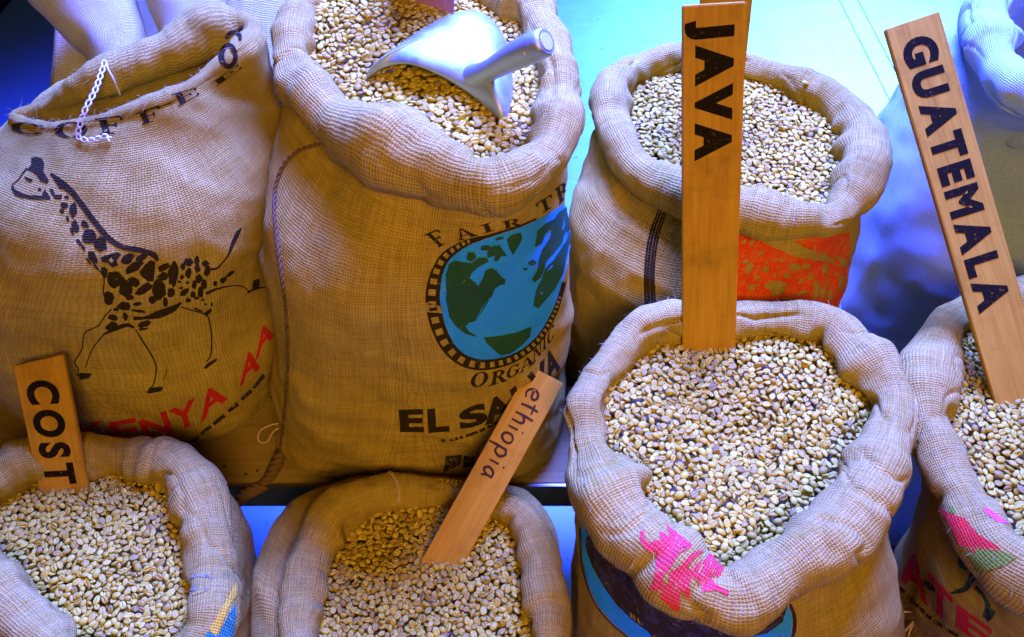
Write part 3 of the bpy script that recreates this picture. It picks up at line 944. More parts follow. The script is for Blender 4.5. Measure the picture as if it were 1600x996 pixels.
def fill_beans(key, mound=0.012, drop=0.55, dents=(), seed=1, extra=(0, 0)):
    s = SACKS[key]
    r = np.random.default_rng(seed)
    inner = s.C[:, :2] - s.Nn * (s.rho * 0.72)[:, None]
    ez = s.Cz - s.rho * drop
    # plane through the edge levels
    A = np.stack([inner[:, 0], inner[:, 1], np.ones(NCOL)], 1)
    pl = np.linalg.lstsq(A, ez, rcond=None)[0]
    lo, hi = inner.min(0) - 0.004, inner.max(0) + 0.004
    res = 0.001
    nx, ny = int((hi[0] - lo[0]) / res) + 1, int((hi[1] - lo[1]) / res) + 1
    X, Y = np.meshgrid(lo[0] + np.arange(nx) * res, lo[1] + np.arange(ny) * res, indexing='ij')
    P = np.stack([X.ravel(), Y.ravel()], 1)
    mask = inside([loops(inner)], P).reshape(nx, ny)
    cen = inner.mean(0)
    # normalised radius from centre to edge
    th = np.arctan2(inner[:, 1] - cen[1], inner[:, 0] - cen[0]); rr = np.hypot(inner[:, 0] - cen[0], inner[:, 1] - cen[1])
    o = np.argsort(th)
    tp = np.arctan2(Y - cen[1], X - cen[0]); rp = np.hypot(X - cen[0], Y - cen[1])
    rad = np.clip(rp / np.interp(tp, th[o], rr[o], period=2 * math.pi), 0, 1)
    edge = np.interp(tp, th[o], ez[o] , period=2 * math.pi)
    plane = pl[0] * X + pl[1] * Y + pl[2]
    Zt = plane * (1 - rad ** 2) + (0.5 * edge + 0.5 * plane) * rad ** 2 + mound * (1 - rad ** 2)
    for (du, dv_, amp, sig) in dents:
        p, _ = at_z(du, dv_, float(plane.mean()))
        Zt = Zt + amp * np.exp(-((X - p[0]) ** 2 + (Y - p[1]) ** 2) / (2 * sig * sig))
    Zt = Zt + 0.0025 * noise3(np.stack([X, Y, np.zeros_like(X)], 2), 22.0, seed) 
    s.bean_top = (lo, res, Zt, mask)
    u, v, d = project(np.stack([X, Y, Zt], 2))
    vis = mask & (u > -200) & (u < 1800) & (v > -150) & (v < 1200)
    H = Zt - 0.017
    H = np.where(mask, H, -1e3)
    own = np.full((nx, ny), -1, np.int32)
    beans = []
    cells = np.argwhere(vis)
    fails = 0
    HW = 5
    gx, gy = np.meshgrid(np.arange(-HW, HW + 1) * res, np.arange(-HW, HW + 1) * res, indexing='ij')
    while fails < 900 and len(beans) < 9000:
        c = cells[r.integers(0, len(cells), 5)]
        c = c[np.argmax(Zt[c[:, 0], c[:, 1]] - H[c[:, 0], c[:, 1]])]
        i, j = c
        if i < HW or j < HW or i >= nx - HW or j >= ny - HW: fails += 1; continue
        sc = r.uniform(0.74, 1.12)
        M = rand_rot(r, 0.50)
        ax = np.array([3.95, 2.95, 1.75]) * 1e-3 * sc * 0.96
        Am = M @ np.diag(1 / ax ** 2) @ M.T
        b = Am[0, 2] * gx + Am[1, 2] * gy
        cc = Am[0, 0] * gx ** 2 + 2 * Am[0, 1] * gx * gy + Am[1, 1] * gy ** 2 - 1
        disc = b * b - Am[2, 2] * cc
        ok = disc > 0
        sq = np.sqrt(np.where(ok, disc, 0))
        low = (-b - sq) / Am[2, 2]; up = (-b + sq) / Am[2, 2]
        patch = H[i - HW:i + HW + 1, j - HW:j + HW + 1]
        zc = np.max(np.where(ok, patch - low, -1e9)) - 0.0006 * sc
        if zc > Zt[i, j] + 0.0012: fails += 1; continue
        fails = 0
        k = len(beans)
        nh = np.where(ok, zc + up, -1e9)
        upd = nh > patch
        patch[upd] = nh[upd]
        own[i - HW:i + HW + 1, j - HW:j + HW + 1][upd] = k
        beans.append((M, np.array([X[i, j], Y[i, j], zc]), sc))
    cnt = np.bincount(own[own >= 0], minlength=len(beans))
    n = 0
    for k, (M, p, sc) in enumerate(beans):
        if cnt[k] < 5: continue
        n += 1
        dd = (p - EYE) @ FWD
        uu, vv, _ = project(p)
        seen = 20 < uu < 1580 and 15 < vv < 980
        ALL_BEANS.append([key, M, p, sc, cnt[k] / dd ** 2 if seen else 0.0])
    # bed under the beans
    st = 4
    sub = mask[::st, ::st]
    vid = -np.ones(sub.shape, int); vid[sub] = np.arange(sub.sum())
    BV = np.stack([X[::st, ::st][sub], Y[::st, ::st][sub], Zt[::st, ::st][sub] - 0.0165], 1)
    BQ = []
    for a in range(sub.shape[0] - 1):
        for b in range(sub.shape[1] - 1):
            q = (vid[a, b], vid[a + 1, b], vid[a + 1, b + 1], vid[a, b + 1])
            if min(q) >= 0: BQ.append(q)
    s.bed = (BV, np.array(BQ))

def bean_z(key, x, y):
    lo, res, Zt, mask = SACKS[key].bean_top
    i = int(np.clip((x - lo[0]) / res, 0, Zt.shape[0] - 1)); j = int(np.clip((y - lo[1]) / res, 0, Zt.shape[1] - 1))
    return float(Zt[i, j])

fill_beans('salvador', 0.004, 0.35, [(590, 20, 0.020, 0.05), (655, 135, -0.007, 0.022)], 1)
fill_beans('rear_java', 0.004, 0.45, [], 2)
fill_beans('java', 0.010, 0.50, [(1190, 680, -0.022, 0.035)], 3)
fill_beans('guatemala', 0.006, 0.50, [], 4)
fill_beans('costa', 0.008, 0.50, [], 5)
fill_beans('ethiopia', 0.006, 0.50, [], 6)

# ------------------------------------------------------------------ stakes
def make_stake(label, tl, tr, bl, br, d_top, d_bot, thick, mat, word=None, sink=0.05, mark_mat=None):
    """flat wooden stake: the four corners as the photo shows them, its real distance at top and foot"""
    T0, B0 = at_d(*((np.array(tl) + tr) / 2), d_top), at_d(*((np.array(bl) + br) / 2), d_bot)
    wt = math.hypot(tr[0] - tl[0], tr[1] - tl[1]) * d_top / FPX
    L = np.linalg.norm(B0 - T0)
    ey = (B0 - T0) / L                                   # down the stake
    # across: follow the top edge of the photo within a plane facing the viewer
    across = at_d(*tr, d_top) - at_d(*tl, d_top)
    ex = across - ey * (across @ ey); w = np.linalg.norm(ex); ex /= w
    nz = np.cross(ey, ex); 
    if nz @ (EYE - T0) < 0: nz = -nz
    skew = (across @ ey) / 2
    root = empty('wooden_stake', tuple(B0), label, 'sign', 'wooden name stakes')
    bm = bmesh.new()
    h = w / 2
    c2 = [(-h, -skew), (h, skew), (h, L + sink), (-h, L + sink)]
    vs_ = [bm.verts.new(T0 + ex * x + ey * y - nz * (0 if f else thick)) for f in (1, 0) for x, y in c2]
    for f in ((0, 1, 2, 3), (7, 6, 5, 4), (0, 4, 5, 1), (1, 5, 6, 2), (2, 6, 7, 3), (3, 7, 4, 0)):
        bm.faces.new([vs_[k] for k in f])
    bmesh.ops.bevel(bm, geom=bm.edges[:], offset=0.0007, segments=2, affect='EDGES')
    bmesh.ops.recalc_face_normals(bm, faces=bm.faces)
    me = bpy.data.meshes.new('board'); bm.to_mesh(me)
    uv = np.array([((np.array(v.co) - T0) @ ex + (np.array(v.co) - T0) @ nz, (np.array(v.co) - T0) @ ey + root.location.x * 3) for v in bm.verts]); bm.free()
    set_uv(me, uv)
    link('board', me, mat, root, False)
    st = (T0, ex, ey, nz, w, L, root)
    return st

def stake_mesh(st, name, groups, mat, lift=0.0003):
    """groups in stake coordinates (x across from the centre, y down from the top), metres"""
    T0, ex, ey, nz, w, L, root = st
    verts, edges = [], []
    for g in groups:
        for a, b in g:
            verts += [Vector(map(float, a * 1000)), Vector(map(float, b * 1000))]; edges.append((len(verts) - 2, len(verts) - 1))
    r = delaunay_2d_cdt(verts, edges, [], 0, 1e-4)
    V = np.array([tuple(v) for v in r[0]]) / 1000
    F = np.array([f for f in r[2] if len(f) == 3])
    F = F[inside(groups, V[F].mean(1))]
    V3 = T0 + V[:, :1] * ex + V[:, 1:2] * ey + nz * lift
    fn = np.cross(V3[F[:, 1]] - V3[F[:, 0]], V3[F[:, 2]] - V3[F[:, 0]])
    fl = fn @ nz < 0
    F[fl] = F[fl][:, [0, 2, 1]]
    return link(name, fast_mesh(name, V3, F), mat, root, False)

def down_word(word, y0, y1, xc, height, bold, gap=0.16, kern={'AV': -.16, 'VA': -.16, 'AT': -.12, 'LA': -.02, 'JA': -.02}):
    """letters turned a quarter clockwise, reading down the stake"""
    gl = [sans(c, bold) for c in word]
    gaps = [gap + kern.get(word[k:k + 2], 0.0) for k in range(len(word) - 1)] + [0.0]
    tot = sum(w for _, w in gl) + sum(gaps)
    k = (y1 - y0) / tot
    out, y = [], y0
    for (g, w), gp in zip(gl, gaps):
        for q in g:
            out.append(np.stack([xc + height * (q[..., 1] - 0.5), y + q[..., 0] * k], -1))
        y += (w + gp) * k
    return out

jv = make_stake('tall wooden stake lettered JAVA standing in the big front sack', (1067, 10), (1167, 4), (1068, 543), (1148, 543), 0.655, 0.795, 0.006, M_STAKE)
L_ = jv[5]; 
stake_mesh(jv, 'lettering', down_word('JAVA', L_ * 0.035, L_ * 0.405, 0.003, jv[4] * 0.62, 0.075, 0.16), M_LETTER)
gt = make_stake('long leaning wooden stake lettered GUATEMALA at the right', (1384, 46), (1468, 18), (1548, 606), (1632, 580), 0.76, 0.775, 0.006, M_STAKE)
L_ = gt[5]
stake_mesh(gt, 'lettering', down_word('GUATEMALA', L_ * 0.045, L_ * 0.80, 0.001, gt[4] * 0.62, 0.055, 0.16), M_LETTER)
ct = make_stake('short wooden stake with COST in large letters, tilted in the lower left beans', (20, 573), (98, 555), (62, 782), (143, 772), 0.785, 0.83, 0.006, M_STAKE)
L_ = ct[5]
stake_mesh(ct, 'lettering', down_word('COST', L_ * 0.135, L_ * 0.90, 0.0005, ct[4] * 0.62, 0.045, 0.20), M_LETTER)
L_ += 0
stake_mesh(ct, 'lettering', [loops([(-0.012, L_ * 0.985), (0.013, L_ * 0.985), (0.013, L_ * 1.04), (-0.012, L_ * 1.04)])], M_LETTER)
et = make_stake('wooden stake with ethiopia handwritten in marker, leaning right in the middle front sack', (828, 572), (881, 600), (668, 850), (736, 870), 0.80, 0.80, 0.006, M_STAKE)
rs = make_stake('reddish wooden stake standing at the back of the globe sack beans', (600, -270), (712, -250), (618, 22), (700, 42), 0.70, 0.80, 0.006, M_STAKE_RED)
r2 = make_stake('wooden stake almost hidden behind the JAVA stake', (1098, -60), (1182, -55), (1084, 150), (1160, 150), 0.80, 0.90, 0.006, M_STAKE)

def handwriting(st):
    T0, ex, ey, nz, w, L, root = st
    # strokes in a box: x along the word 0..8, y up 0..1 (x-height .6)
    S = [
        [[(0.1, .30), (.6, .34), (.72, .50), (.55, .62), (.28, .58), (.12, .36), (.22, .1), (.5, .0), (.78, .1)]],
        [[(1.25, 1.0), (1.22, .5), (1.28, .05)], [(0.95, .70), (1.6, .76)]],
        [[(1.9, 1.0), (1.88, .5), (1.9, .0)], [(1.9, .42), (2.15, .6), (2.38, .5), (2.4, .0)]],
        [[(2.85, .55), (2.87, .02)], [(2.86, .8), (2.88, .86)]],
        [[(3.55, .58), (3.3, .4), (3.35, .08), (3.65, .0), (3.88, .25), (3.8, .52), (3.55, .58)]],
        [[(4.3, .58), (4.28, .0), (4.3, -.45)], [(4.3, .5), (4.6, .6), (4.85, .35), (4.65, .05), (4.3, .08)]],
        [[(5.3, .55), (5.32, .02)], [(5.32, .8), (5.36, .88)]],
        [[(6.2, .55), (5.92, .5), (5.75, .2), (5.95, .0), (6.2, .2), (6.26, .58)], [(6.26, .58), (6.26, .25), (6.4, .0)]],
    ]
    groups = []
    y0, y1 = L * 0.085, L * 0.60
    kx = (y1 - y0) / 6.5
    hgt = w * 0.52
    for letter in S:
        for sline in letter:
            p = np.array([(-(w * 0.17) + hgt * (b - 0.15) * 1.0, y0 + a * kx) for a, b in sline])
            groups.append(stroke(p, [0.0020, 0.0026, 0.0017], 24 if len(sline) > 2 else None))
    stake_mesh(st, 'handwriting', groups, M_MARKER)
handwriting(et)

# ------------------------------------------------------------------ scoop
def metal_mat():
    t = NT('scoop_metal')
    p = t.n('ShaderNodeTexCoord').outputs['Object']
    n = t.noise(p, 60.0, 4.0, 0.6)
    fine = t.noise(p, 900.0, 2.0, 0.5)
    t.l(t.ramp(n, [(0.3, (0.36, 0.39, 0.38)), (0.7, (0.46, 0.50, 0.48))]), t.b.inputs['Base Color'])
    t.b.inputs['Metallic'].default_value = 0.8
    t.l(t.ramp(n, [(0.3, (0.44, 0.44, 0.44)), (0.7, (0.62, 0.62, 0.62))]), t.b.inputs['Roughness'])
    t.l(t.bump(fine, 0.2, 0.0002), t.b.inputs['Normal'])
    return t.m
M_METAL = metal_mat()

def build_scoop():
    zb = 0.808
    rimpx = [(572, 126, .003), (602, 106, .012), (640, 101, .019), (690, 120, .016), (740, 152, .008), (784, 190, .000), (799, 168, .0), (801, 120, .0),
             (790, 70, .0), (758, 40, .0), (705, 45, .0), (640, 80, .0), (600, 108, .001)]
    rim = np.array([np.append(at_z(u, v, zb + dz)[0][:2], zb + dz) for u, v, dz in rimpx])
    K = len(rim)
    N = 96
    rim = catmull(rim, np.linspace(0, K, N + 1)[:-1])
    apex = np.append(at_z(712, 96, zb)[0][:2], zb + 0.029)
    root = empty('metal_scoop', (apex[0], apex[1], zb), 'shiny aluminium scoop lying mouth down on beans in the globe printed sack', 'scoop')
    rows = []
    ph = np.linspace(0, math.pi / 2, 26)
    for p in ph:
        c, s_ = max(0.0, math.cos(p)) ** 0.72, math.sin(p) ** 0.95
        xy = apex[:2] + (rim[:, :2] - apex[:2]) * c
        z = rim[:, 2] * (1 - s_) + apex[2] * s_
        rows.append(np.concatenate([xy, z[:, None]], 1))
    G = np.stack(rows)
    V = G[:-1].reshape(-1, 3)
    F = [(j * N + i, j * N + (i + 1) % N, (j + 1) * N + (i + 1) % N, (j + 1) * N + i) for j in range(len(ph) - 2) for i in range(N)]
    V = np.concatenate([V, [apex]])
    F += [((len(ph) - 2) * N + i, (len(ph) - 2) * N + (i + 1) % N, len(V) - 1) for i in range(N)]
    bm = bmesh.new()
    bv = [bm.verts.new(v) for v in V]
    for f in F: bm.faces.new([bv[k] for k in f])
    bmesh.ops.recalc_face_normals(bm, faces=bm.faces)
    me = bpy.data.meshes.new('bowl'); bm.to_mesh(me); bm.free()
    o = link('bowl', me, M_METAL, root)
    md = o.modifiers.new('thick', 'SOLIDIFY'); md.thickness = 0.0016; md.offset = -1
    # handle: rises out of the bowl towards the viewer's right, flared where it joins, cut flat at its end
    bt = BVHTree.FromPolygons([tuple(v) for v in V], F)
    d = Vector(ray_dir(752, 116)).normalized()
    hit = bt.ray_cast(Vector(EYE), d)[0]
    hd = at_d(812, 84, 0.66) - at_d(760, 112, 0.69)
    hd /= np.linalg.norm(hd)
    P0 = np.array(hit) + np.array(d) * 0.006 - hd * 0.010
    dep = (np.array(hit) - EYE) @ FWD
    P3 = at_d(854, 65, dep - 0.058)
    P1 = at_d(768, 108, dep - 0.012); P2 = at_d(812, 84, dep - 0.040)
    path = open_curve([P0, P1, P2, P3], 26)
    path = path.copy()
    rad = np.interp(np.linspace(0, 1, 26), [0, .10, .2, .35, .6, .85, .98, 1], [.0120, .0104, .0090, .0086, .0106, .0116, .0108, .0092])
    h = link('handle', tube_mesh('handle', path, rad, 20), M_METAL, root)
    # recessed end and hanging hole
    ax = path[-1] - path[-3]; ax /= np.linalg.norm(ax)
    e = link('end_cap', tube_mesh('end_cap', [path[-1] - ax * 0.001, path[-1] + ax * 0.0006], [.0066, .0066], 20), plain('cast_metal', (0.55, 0.50, 0.45), 0.7, 0.3), root)
    d = Vector(ray_dir(821, 84)).normalized()
    hb = BVHTree.FromObject(h, bpy.context.evaluated_depsgraph_get())
    q = hb.ray_cast(h.matrix_world.inverted() @ Vector(EYE), d) if False else None
    c = at_d(821, 83, dep - 0.045 - 0.0103)
    link('rivet', tube_mesh('rivet', [c, c - ray_dir(821, 83) * 0.0012 + np.array([0, 0, 0.0])], [.0022, .0016], 12), plain('rivet_metal', (0.3, 0.3, 0.33), 0.5, 0.8), root)
    return V, F
SCOOP = build_scoop()

# ------------------------------------------------------------------ prints on the cloth
def Z(x0, y0, k):
    return lambda pts: np.stack([np.asarray(pts, float)[..., 0] / k + x0, np.asarray(pts, float)[..., 1] / k + y0], -1)

def mapg(z, groups): return [z(g) for g in groups]

def letters(z, spec, maker):
    out = []
    for ch, tl, tr, bl, br in spec:
        g, w = maker(ch)
        out += mapg(z, quad_map(g, w, tl, tr, bl, br))
    return out

def print_kenya():
    s = SACKS['kenya']
    blob_ = globals()['blob']
    blob = lambda cx, cy, rx, ry, *a: blob_(cx, cy, rx * 1.13, ry * 1.13, *a)
    z5, z6 = Z(0, 230, 4.98), Z(100, 360, 3.556)
    g5 = [
        poly((245, 85), (285, 78), (330, 90), (347, 130), (340, 190), (382, 260), (370, 285), (320, 270), (285, 215), (215, 175), (245, 140)),
        poly((190, 235), (225, 240), (257, 255), (245, 277), (215, 265)),
        stroke([(215, 165), (180, 205), (150, 250), (105, 290), (95, 330)], [14, 10, 9, 14]),
        stroke([(98, 315), (130, 358), (200, 385), (300, 394), (395, 397)], [18, 40, 30, 34, 22]),
        poly((330, 365), (350, 328), (398, 402), (330, 408)), blob(310, 330, 13, 11),
        stroke([(398, 207), (480, 285), (560, 350), (640, 450), (720, 560), (800, 660), (870, 730), (960, 780), (1096, 803)], [22, 62, 48, 45, 44, 46, 44, 42, 44]),
        poly((465, 290), (530, 290), (520, 330), (455, 325)),
        poly((385, 322), (412, 325), (432, 370), (485, 370), (480, 408), (430, 405), (400, 365)),
        blob(520, 390, 17, 14), blob(500, 455, 28, 22), blob(482, 500, 15, 17), blob(573, 490, 27, 50, 5), blob(590, 620, 24, 48, -22),
        blob(660, 600, 33, 20, 40), blob(695, 697, 50, 50, 0, 3, .1), blob(782, 757, 44, 54, -22), blob(528, 560, 10, 22, -15), blob(560, 655, 10, 34, -25),
        blob(618, 745, 14, 30, -35), blob(650, 785, 10, 24, -35), blob(722, 860, 27, 50, -30), blob(745, 930, 10, 26, -30), blob(810, 965, 24, 34, -20), blob(690, 890, 7, 34, -40)]
    g6 = [
        poly((202, 150), (250, 135), (295, 122), (322, 132), (292, 165), (300, 195), (268, 208), (245, 182), (212, 178)),
        blob(352, 158, 37, 23, -35), blob(385, 207, 52, 22, -33), blob(432, 152, 30, 17, -30),
        poly((418, 232), (450, 190), (480, 165), (507, 175), (500, 280), (470, 286), (430, 256)),
        stroke([(380, 100), (450, 118), (500, 138), (521, 170)], [24, 28, 34, 16]),
        blob(285, 275, 42, 42, -30), blob(340, 325, 32, 42), blob(250, 375, 26, 34), blob(225, 237, 12, 28, -10), blob(390, 285, 32, 22, 25),
        blob(445, 325, 48, 22, -28), blob(525, 330, 36, 48), blob(555, 205, 34, 18, -30), blob(550, 257, 30, 22, -20), blob(606, 240, 24, 64, 5), blob(595, 345, 19, 25),
        blob(335, 422, 34, 22), blob(408, 408, 22, 10, -10), blob(365, 372, 22, 14), blob(490, 385, 17, 19), blob(563, 398, 14, 25), blob(290, 440, 16, 9), blob(412, 448, 38, 8, 8),
        stroke([(385, 489), (450, 486), (520, 468), (600, 438), (652, 400)], [22, 16, 44, 38, 10]),
        blob(340, 478, 13, 20), blob(272, 484, 28, 15, 15), blob(268, 532, 32, 24, -20), stroke([(218, 578), (290, 545), (350, 525), (390, 540)], [10, 24, 22, 14]),
        blob(448, 520, 32, 15, -20), blob(438, 548, 26, 6, -8),
        blob(660, 202, 13, 16), blob(690, 178, 25, 21, -20), blob(738, 170, 13, 24), blob(740, 212, 15, 22), blob(785, 185, 20, 16), blob(795, 225, 15, 26, 15),
        blob(690, 238, 16, 26), blob(655, 258, 10, 13), blob(748, 268, 18, 22), blob(722, 300, 12, 22), blob(778, 300, 14, 26), blob(670, 340, 26, 15, -35),
        blob(715, 355, 14, 17), blob(757, 345, 13, 28), blob(690, 388, 14, 12), blob(735, 375, 14, 8), blob(685, 290, 10, 8), blob(640, 285, 8, 6), blob(650, 320, 9, 7),
        stroke([(795, 216), (845, 212), (880, 180), (910, 140), (935, 80), (962, 20), (985, -12)], [12, 14, 8, 9, 22, 26, 5]),
        stroke([(788, 352), (850, 325), (930, 308), (990, 312), (1030, 342)], [18, 12, 6, 6, 8]), blob(885, 275, 22, 13, -35), blob(922, 242, 28, 8, -35), blob(838, 296, 10, 15),
        blob(820, 410, 6, 10), blob(800, 455, 22, 12, -40), blob(742, 440, 24, 6, 20), blob(785, 410, 7, 5), blob(770, 385, 9, 6),
        stroke([(650, 425), (700, 440), (790, 470), (810, 520), (820, 600), (815, 690), (790, 732)], [6, 7, 9, 7, 8, 8, 7]),
        poly((775, 765), (800, 735), (848, 710), (850, 722), (790, 769)),
        stroke([(265, 435), (225, 480), (190, 530), (115, 570), (100, 660), (60, 730), (80, 770), (72, 810)], [8, 7, 7, 8, 7]),
        stroke([(222, 578), (170, 640), (140, 700), (120, 762)], [8, 6, 7, 6]), poly((78, 800), (92, 790), (158, 795), (140, 820), (90, 831)),
        stroke([(398, 552), (440, 620), (490, 700), (513, 760), (500, 850), (470, 886)], [7, 9, 8, 9, 7, 6]),
        poly((458, 898), (480, 873), (556, 868), (540, 893), (470, 907)), stroke([(570, 770), (566, 800), (553, 828)], [4, 5, 4]),
        stroke([(1015, 350), (1060, 325), (1120, 315)], [7, 14, 5]), blob(1066, 298, 18, 30, 20),
        stroke([(185, 210), (222, 265), (220, 350), (250, 415)], [7, 7, 8, 7])]
    pix_print(s, 'giraffe_print', mapg(z5, g5) + mapg(z6, g6), BLACK(), 'all', 0.0004, 3.0)
    z2 = Z(0, 450, 1.824)
    K = [('K', (212, 388), (300, 374), (215, 448), (312, 440)), ('E', (308, 382), (386, 366), (318, 442), (402, 432)), ('N', (392, 376), (472, 346), (418, 434), (494, 410)),
         ('Y', (478, 348), (556, 308), (500, 412), (568, 378)), ('A', (566, 300), (626, 268), (572, 380), (648, 314)),
         ('A', (690, 196), (728, 164), (682, 280), (740, 226)), ('A', (736, 120), (764, 90), (726, 208), (780, 134))]
    pix_print(s, 'red_lettering', letters(z2, K, lambda c: sans(c, 0.03)), RED(), 'all', 0.0004, 3.0)
    z0 = Z(0, 0, 3.557)
    C = [('C', (58, 672), (250, 700), (70, 742), (255, 752)), ('O', (298, 688), (478, 676), (312, 772), (488, 760)), ('F', (528, 662), (690, 640), (560, 752), (705, 738)),
         ('F', (752, 630), (892, 582), (790, 696), (910, 660)), ('E', (952, 526), (1096, 486), (990, 596), (1112, 524)), ('E', (1172, 462), (1330, 352), (1196, 486), (1352, 372))]
    pix_print(s, 'black_lettering', letters(z0, C, serif), BLACK(), 'all', 0.0005, 3.0)
    inn = [loops(z0(ellipse(1268, 312, 54, 72)), z0(ellipse(1272, 312, 24, 44))), z0(stroke([(1255, 215), (1285, 182), (1330, 195), (1335, 228)], [18, 26, 24, 16]))]
    pix_print(s, 'inside_lettering', inn, BLACK(), 'all', 0.0005, 3.0)
    d = []
    for a, b in (((500, 474), (528, 452)), ((536, 446), (566, 424)), ((574, 416), (600, 394)), ((608, 388), (640, 362)), ((650, 352), (678, 330)), ((688, 318), (716, 292)), ((722, 286), (752, 248))):
        d.append(z2(stroke([a, b], [10, 12])))
    o = pix_print(s, 'small_print', d, BLACK_WORN(), 'all', 0.0004, 3.0)
    if o: o['kind'] = 'stuff'
print_kenya()

def print_salvador():
    s = SACKS['salvador']
    z3, z4, zc = Z(640, 260, 4.15), Z(640, 440, 3.114), Z(390, 200, 1.7167)
    edge = np.concatenate([z3([(960, 268), (820, 348), (700, 400), (560, 445), (470, 478), (380, 515), (300, 570), (250, 622), (215, 700), (202, 770), (196, 850), (205, 930)]),
                           z4([(152, 90), (160, 160), (178, 225), (215, 298), (270, 352), (340, 376), (420, 372), (500, 350), (580, 300), (640, 232), (690, 142), (720, 62), (738, 0)])])
    sea = np.concatenate([edge, z3([(1000, 700), (1060, 400), (1086, 260), (1080, 195)])])
    sea = open_curve(np.concatenate([sea, sea[:1]]), 160)[:-1]
    g = pix_print(s, 'globe_print', [loops(sea)], ink_mat('blue', (0.010, 0.36, 0.95), 1.05), 'body', 0.0008, 4.0)
    land = [
        loops(np.concatenate([z3([(235, 700), (260, 630), (300, 608), (345, 618), (400, 625), (450, 590), (500, 590), (510, 615), (440, 650), (400, 690), (388, 720), (420, 745), (442, 772), (470, 730), (490, 670), (520, 655), (560, 670),
                                  (590, 712), (617, 730), (612, 760), (580, 765), (548, 790), (530, 842), (490, 882), (462, 930), (432, 990)]),
                              z4([(400, 62), (375, 90), (345, 130), (318, 188), (285, 198), (268, 215), (285, 240), (320, 258), (322, 267), (265, 250), (225, 216), (192, 170), (178, 100), (170, 40)]), z3([(240, 850), (236, 780)])])),
        z3(blob(400, 580, 30, 28)), z3(blob(490, 525, 32, 20, -10)), z3(blob(580, 465, 26, 10, -15)),
        z3(poly((500, 560), (530, 515), (580, 508), (605, 545), (628, 575), (590, 580), (565, 612), (540, 612), (550, 575), (505, 592))),
        z3(poly((625, 470), (660, 440), (715, 428), (722, 470), (690, 530), (665, 572), (640, 520))),
        z3(poly((820, 420), (870, 375), (930, 340), (955, 300), (1070, 220), (1075, 260), (1052, 380), (1030, 405), (1000, 425), (985, 490), (930, 560), (880, 610), (860, 680), (846, 716), (800, 752), (788, 725), (830, 660),
                (825, 620), (850, 540), (880, 500), (920, 420), (900, 408), (870, 440), (850, 500), (805, 522), (815, 470))),
        z3(poly((1048, 405), (1040, 440), (990, 690), (930, 800), (860, 880), (830, 917), (797, 900), (815, 800), (852, 722), (872, 660), (930, 600), (980, 520), (1008, 482), (1026, 425))),
        z3(blob(790, 625, 30, 17, -10)), z3(blob(745, 662, 12, 8)),
        z4(poly((358, 270), (440, 262), (520, 245), (586, 218), (582, 265), (540, 310), (490, 345), (440, 356), (400, 322), (375, 300)))]
    pix_print(s, 'land_print', land, ink_mat('green', (0.004, 0.085, 0.030), 1.0), 'body', 0.0013, 3.0, g)
    # the film-strip ring round the globe
    path = open_curve(edge[1:], 150)
    T = np.gradient(path, axis=0); T /= np.linalg.norm(T, axis=1)[:, None]
    N = np.stack([T[:, 1], -T[:, 0]], 1)
    if (N[60] @ (path[60] - path.mean(0))) < 0: N = -N
    t = np.linspace(0, 1, 150)
    wdt = np.interp(t, [0, .10, .22, .36, .5, .62, .72, .85, 1], [3, 4, 14, 22, 24, 21, 17, 11, 7])
    outer = path + N * wdt[:, None]
    inner = path + N * 0.2
    ls = [np.concatenate([outer, inner[::-1]])]
    cum = np.concatenate([[0], np.cumsum(np.linalg.norm(np.diff(path, axis=0), axis=1))])
    q = cum[int(0.17 * 150)]
    while q < cum[-1] * 0.96:
        k = np.searchsorted(cum, q)
        w = wdt[min(k, 149)]
        a, c = np.interp(q - 0.2 * w, cum, np.arange(150)), np.interp(q + 0.2 * w, cum, np.arange(150))
        def at(f, o):
            p = np.array([np.interp(f, np.arange(150), path[:, 0]), np.interp(f, np.arange(150), path[:, 1])]); n = N[min(int(f), 149)]
            return p + n * o
        ls.append(np.array([at(a, .30 * w), at(c, .30 * w), at(c, .82 * w), at(a, .82 * w)]))
        q += 0.72 * w + 1.0
    pix_print(s, 'ring_print', [loops(*ls)], BLACK(), 'body', 0.0004, 3.0)
    FT = [('F', (95, 444), (190, 408), (190, 528), (262, 486)), ('A', (292, 418), (372, 392), (320, 482), (440, 450)), ('I', (458, 384), (528, 362), (482, 438), (550, 416)), ('R', (598, 358), (712, 330), (612, 412), (722, 386))]
    pix_print(s, 'black_lettering', letters(z3, FT, serif), BLACK(), 'body', 0.0005, 3.0)
    TR = [('T', (812, 246), (916, 180), (850, 312), (930, 262)), ('R', (938, 150), (1010, 88), (968, 252), (1036, 170)), ('A', (1030, 40), (1070, -30), (1062, 140), (1100, 60))]
    pix_print(s, 'black_lettering', letters(z3, TR, serif), BLACK(), 'all', 0.0005, 3.0)
    OG = [('O', (306, 446), (386, 434), (290, 516), (372, 504)), ('R', (402, 440), (470, 420), (386, 510), (466, 486)), ('G', (476, 420), (534, 394), (468, 478), (530, 448)), ('A', (546, 392), (592, 346), (530, 452), (604, 398)),
          ('N', (600, 336), (642, 288), (598, 402), (642, 352)), ('I', (646, 280), (662, 258), (645, 346), (664, 322)), ('C', (670, 246), (702, 196), (668, 320), (702, 266))]
    pix_print(s, 'black_lettering', letters(z4, OG, serif), BLACK(), 'body', 0.0005, 3.0)
    ES = [('E', (400, 752), (466, 750), (404, 812), (468, 812)), ('L', (476, 750), (532, 746), (480, 814), (536, 810)), ('S', (560, 757), (632, 730), (564, 808), (640, 786)), ('A', (628, 734), (688, 702), (632, 794), (712, 764)),
          ('L', (696, 700), (738, 664), (716, 760), (760, 728)), ('V', (742, 662), (790, 612), (766, 726), (800, 688)), ('A', (786, 612), (815, 576), (800, 690), (832, 640))]
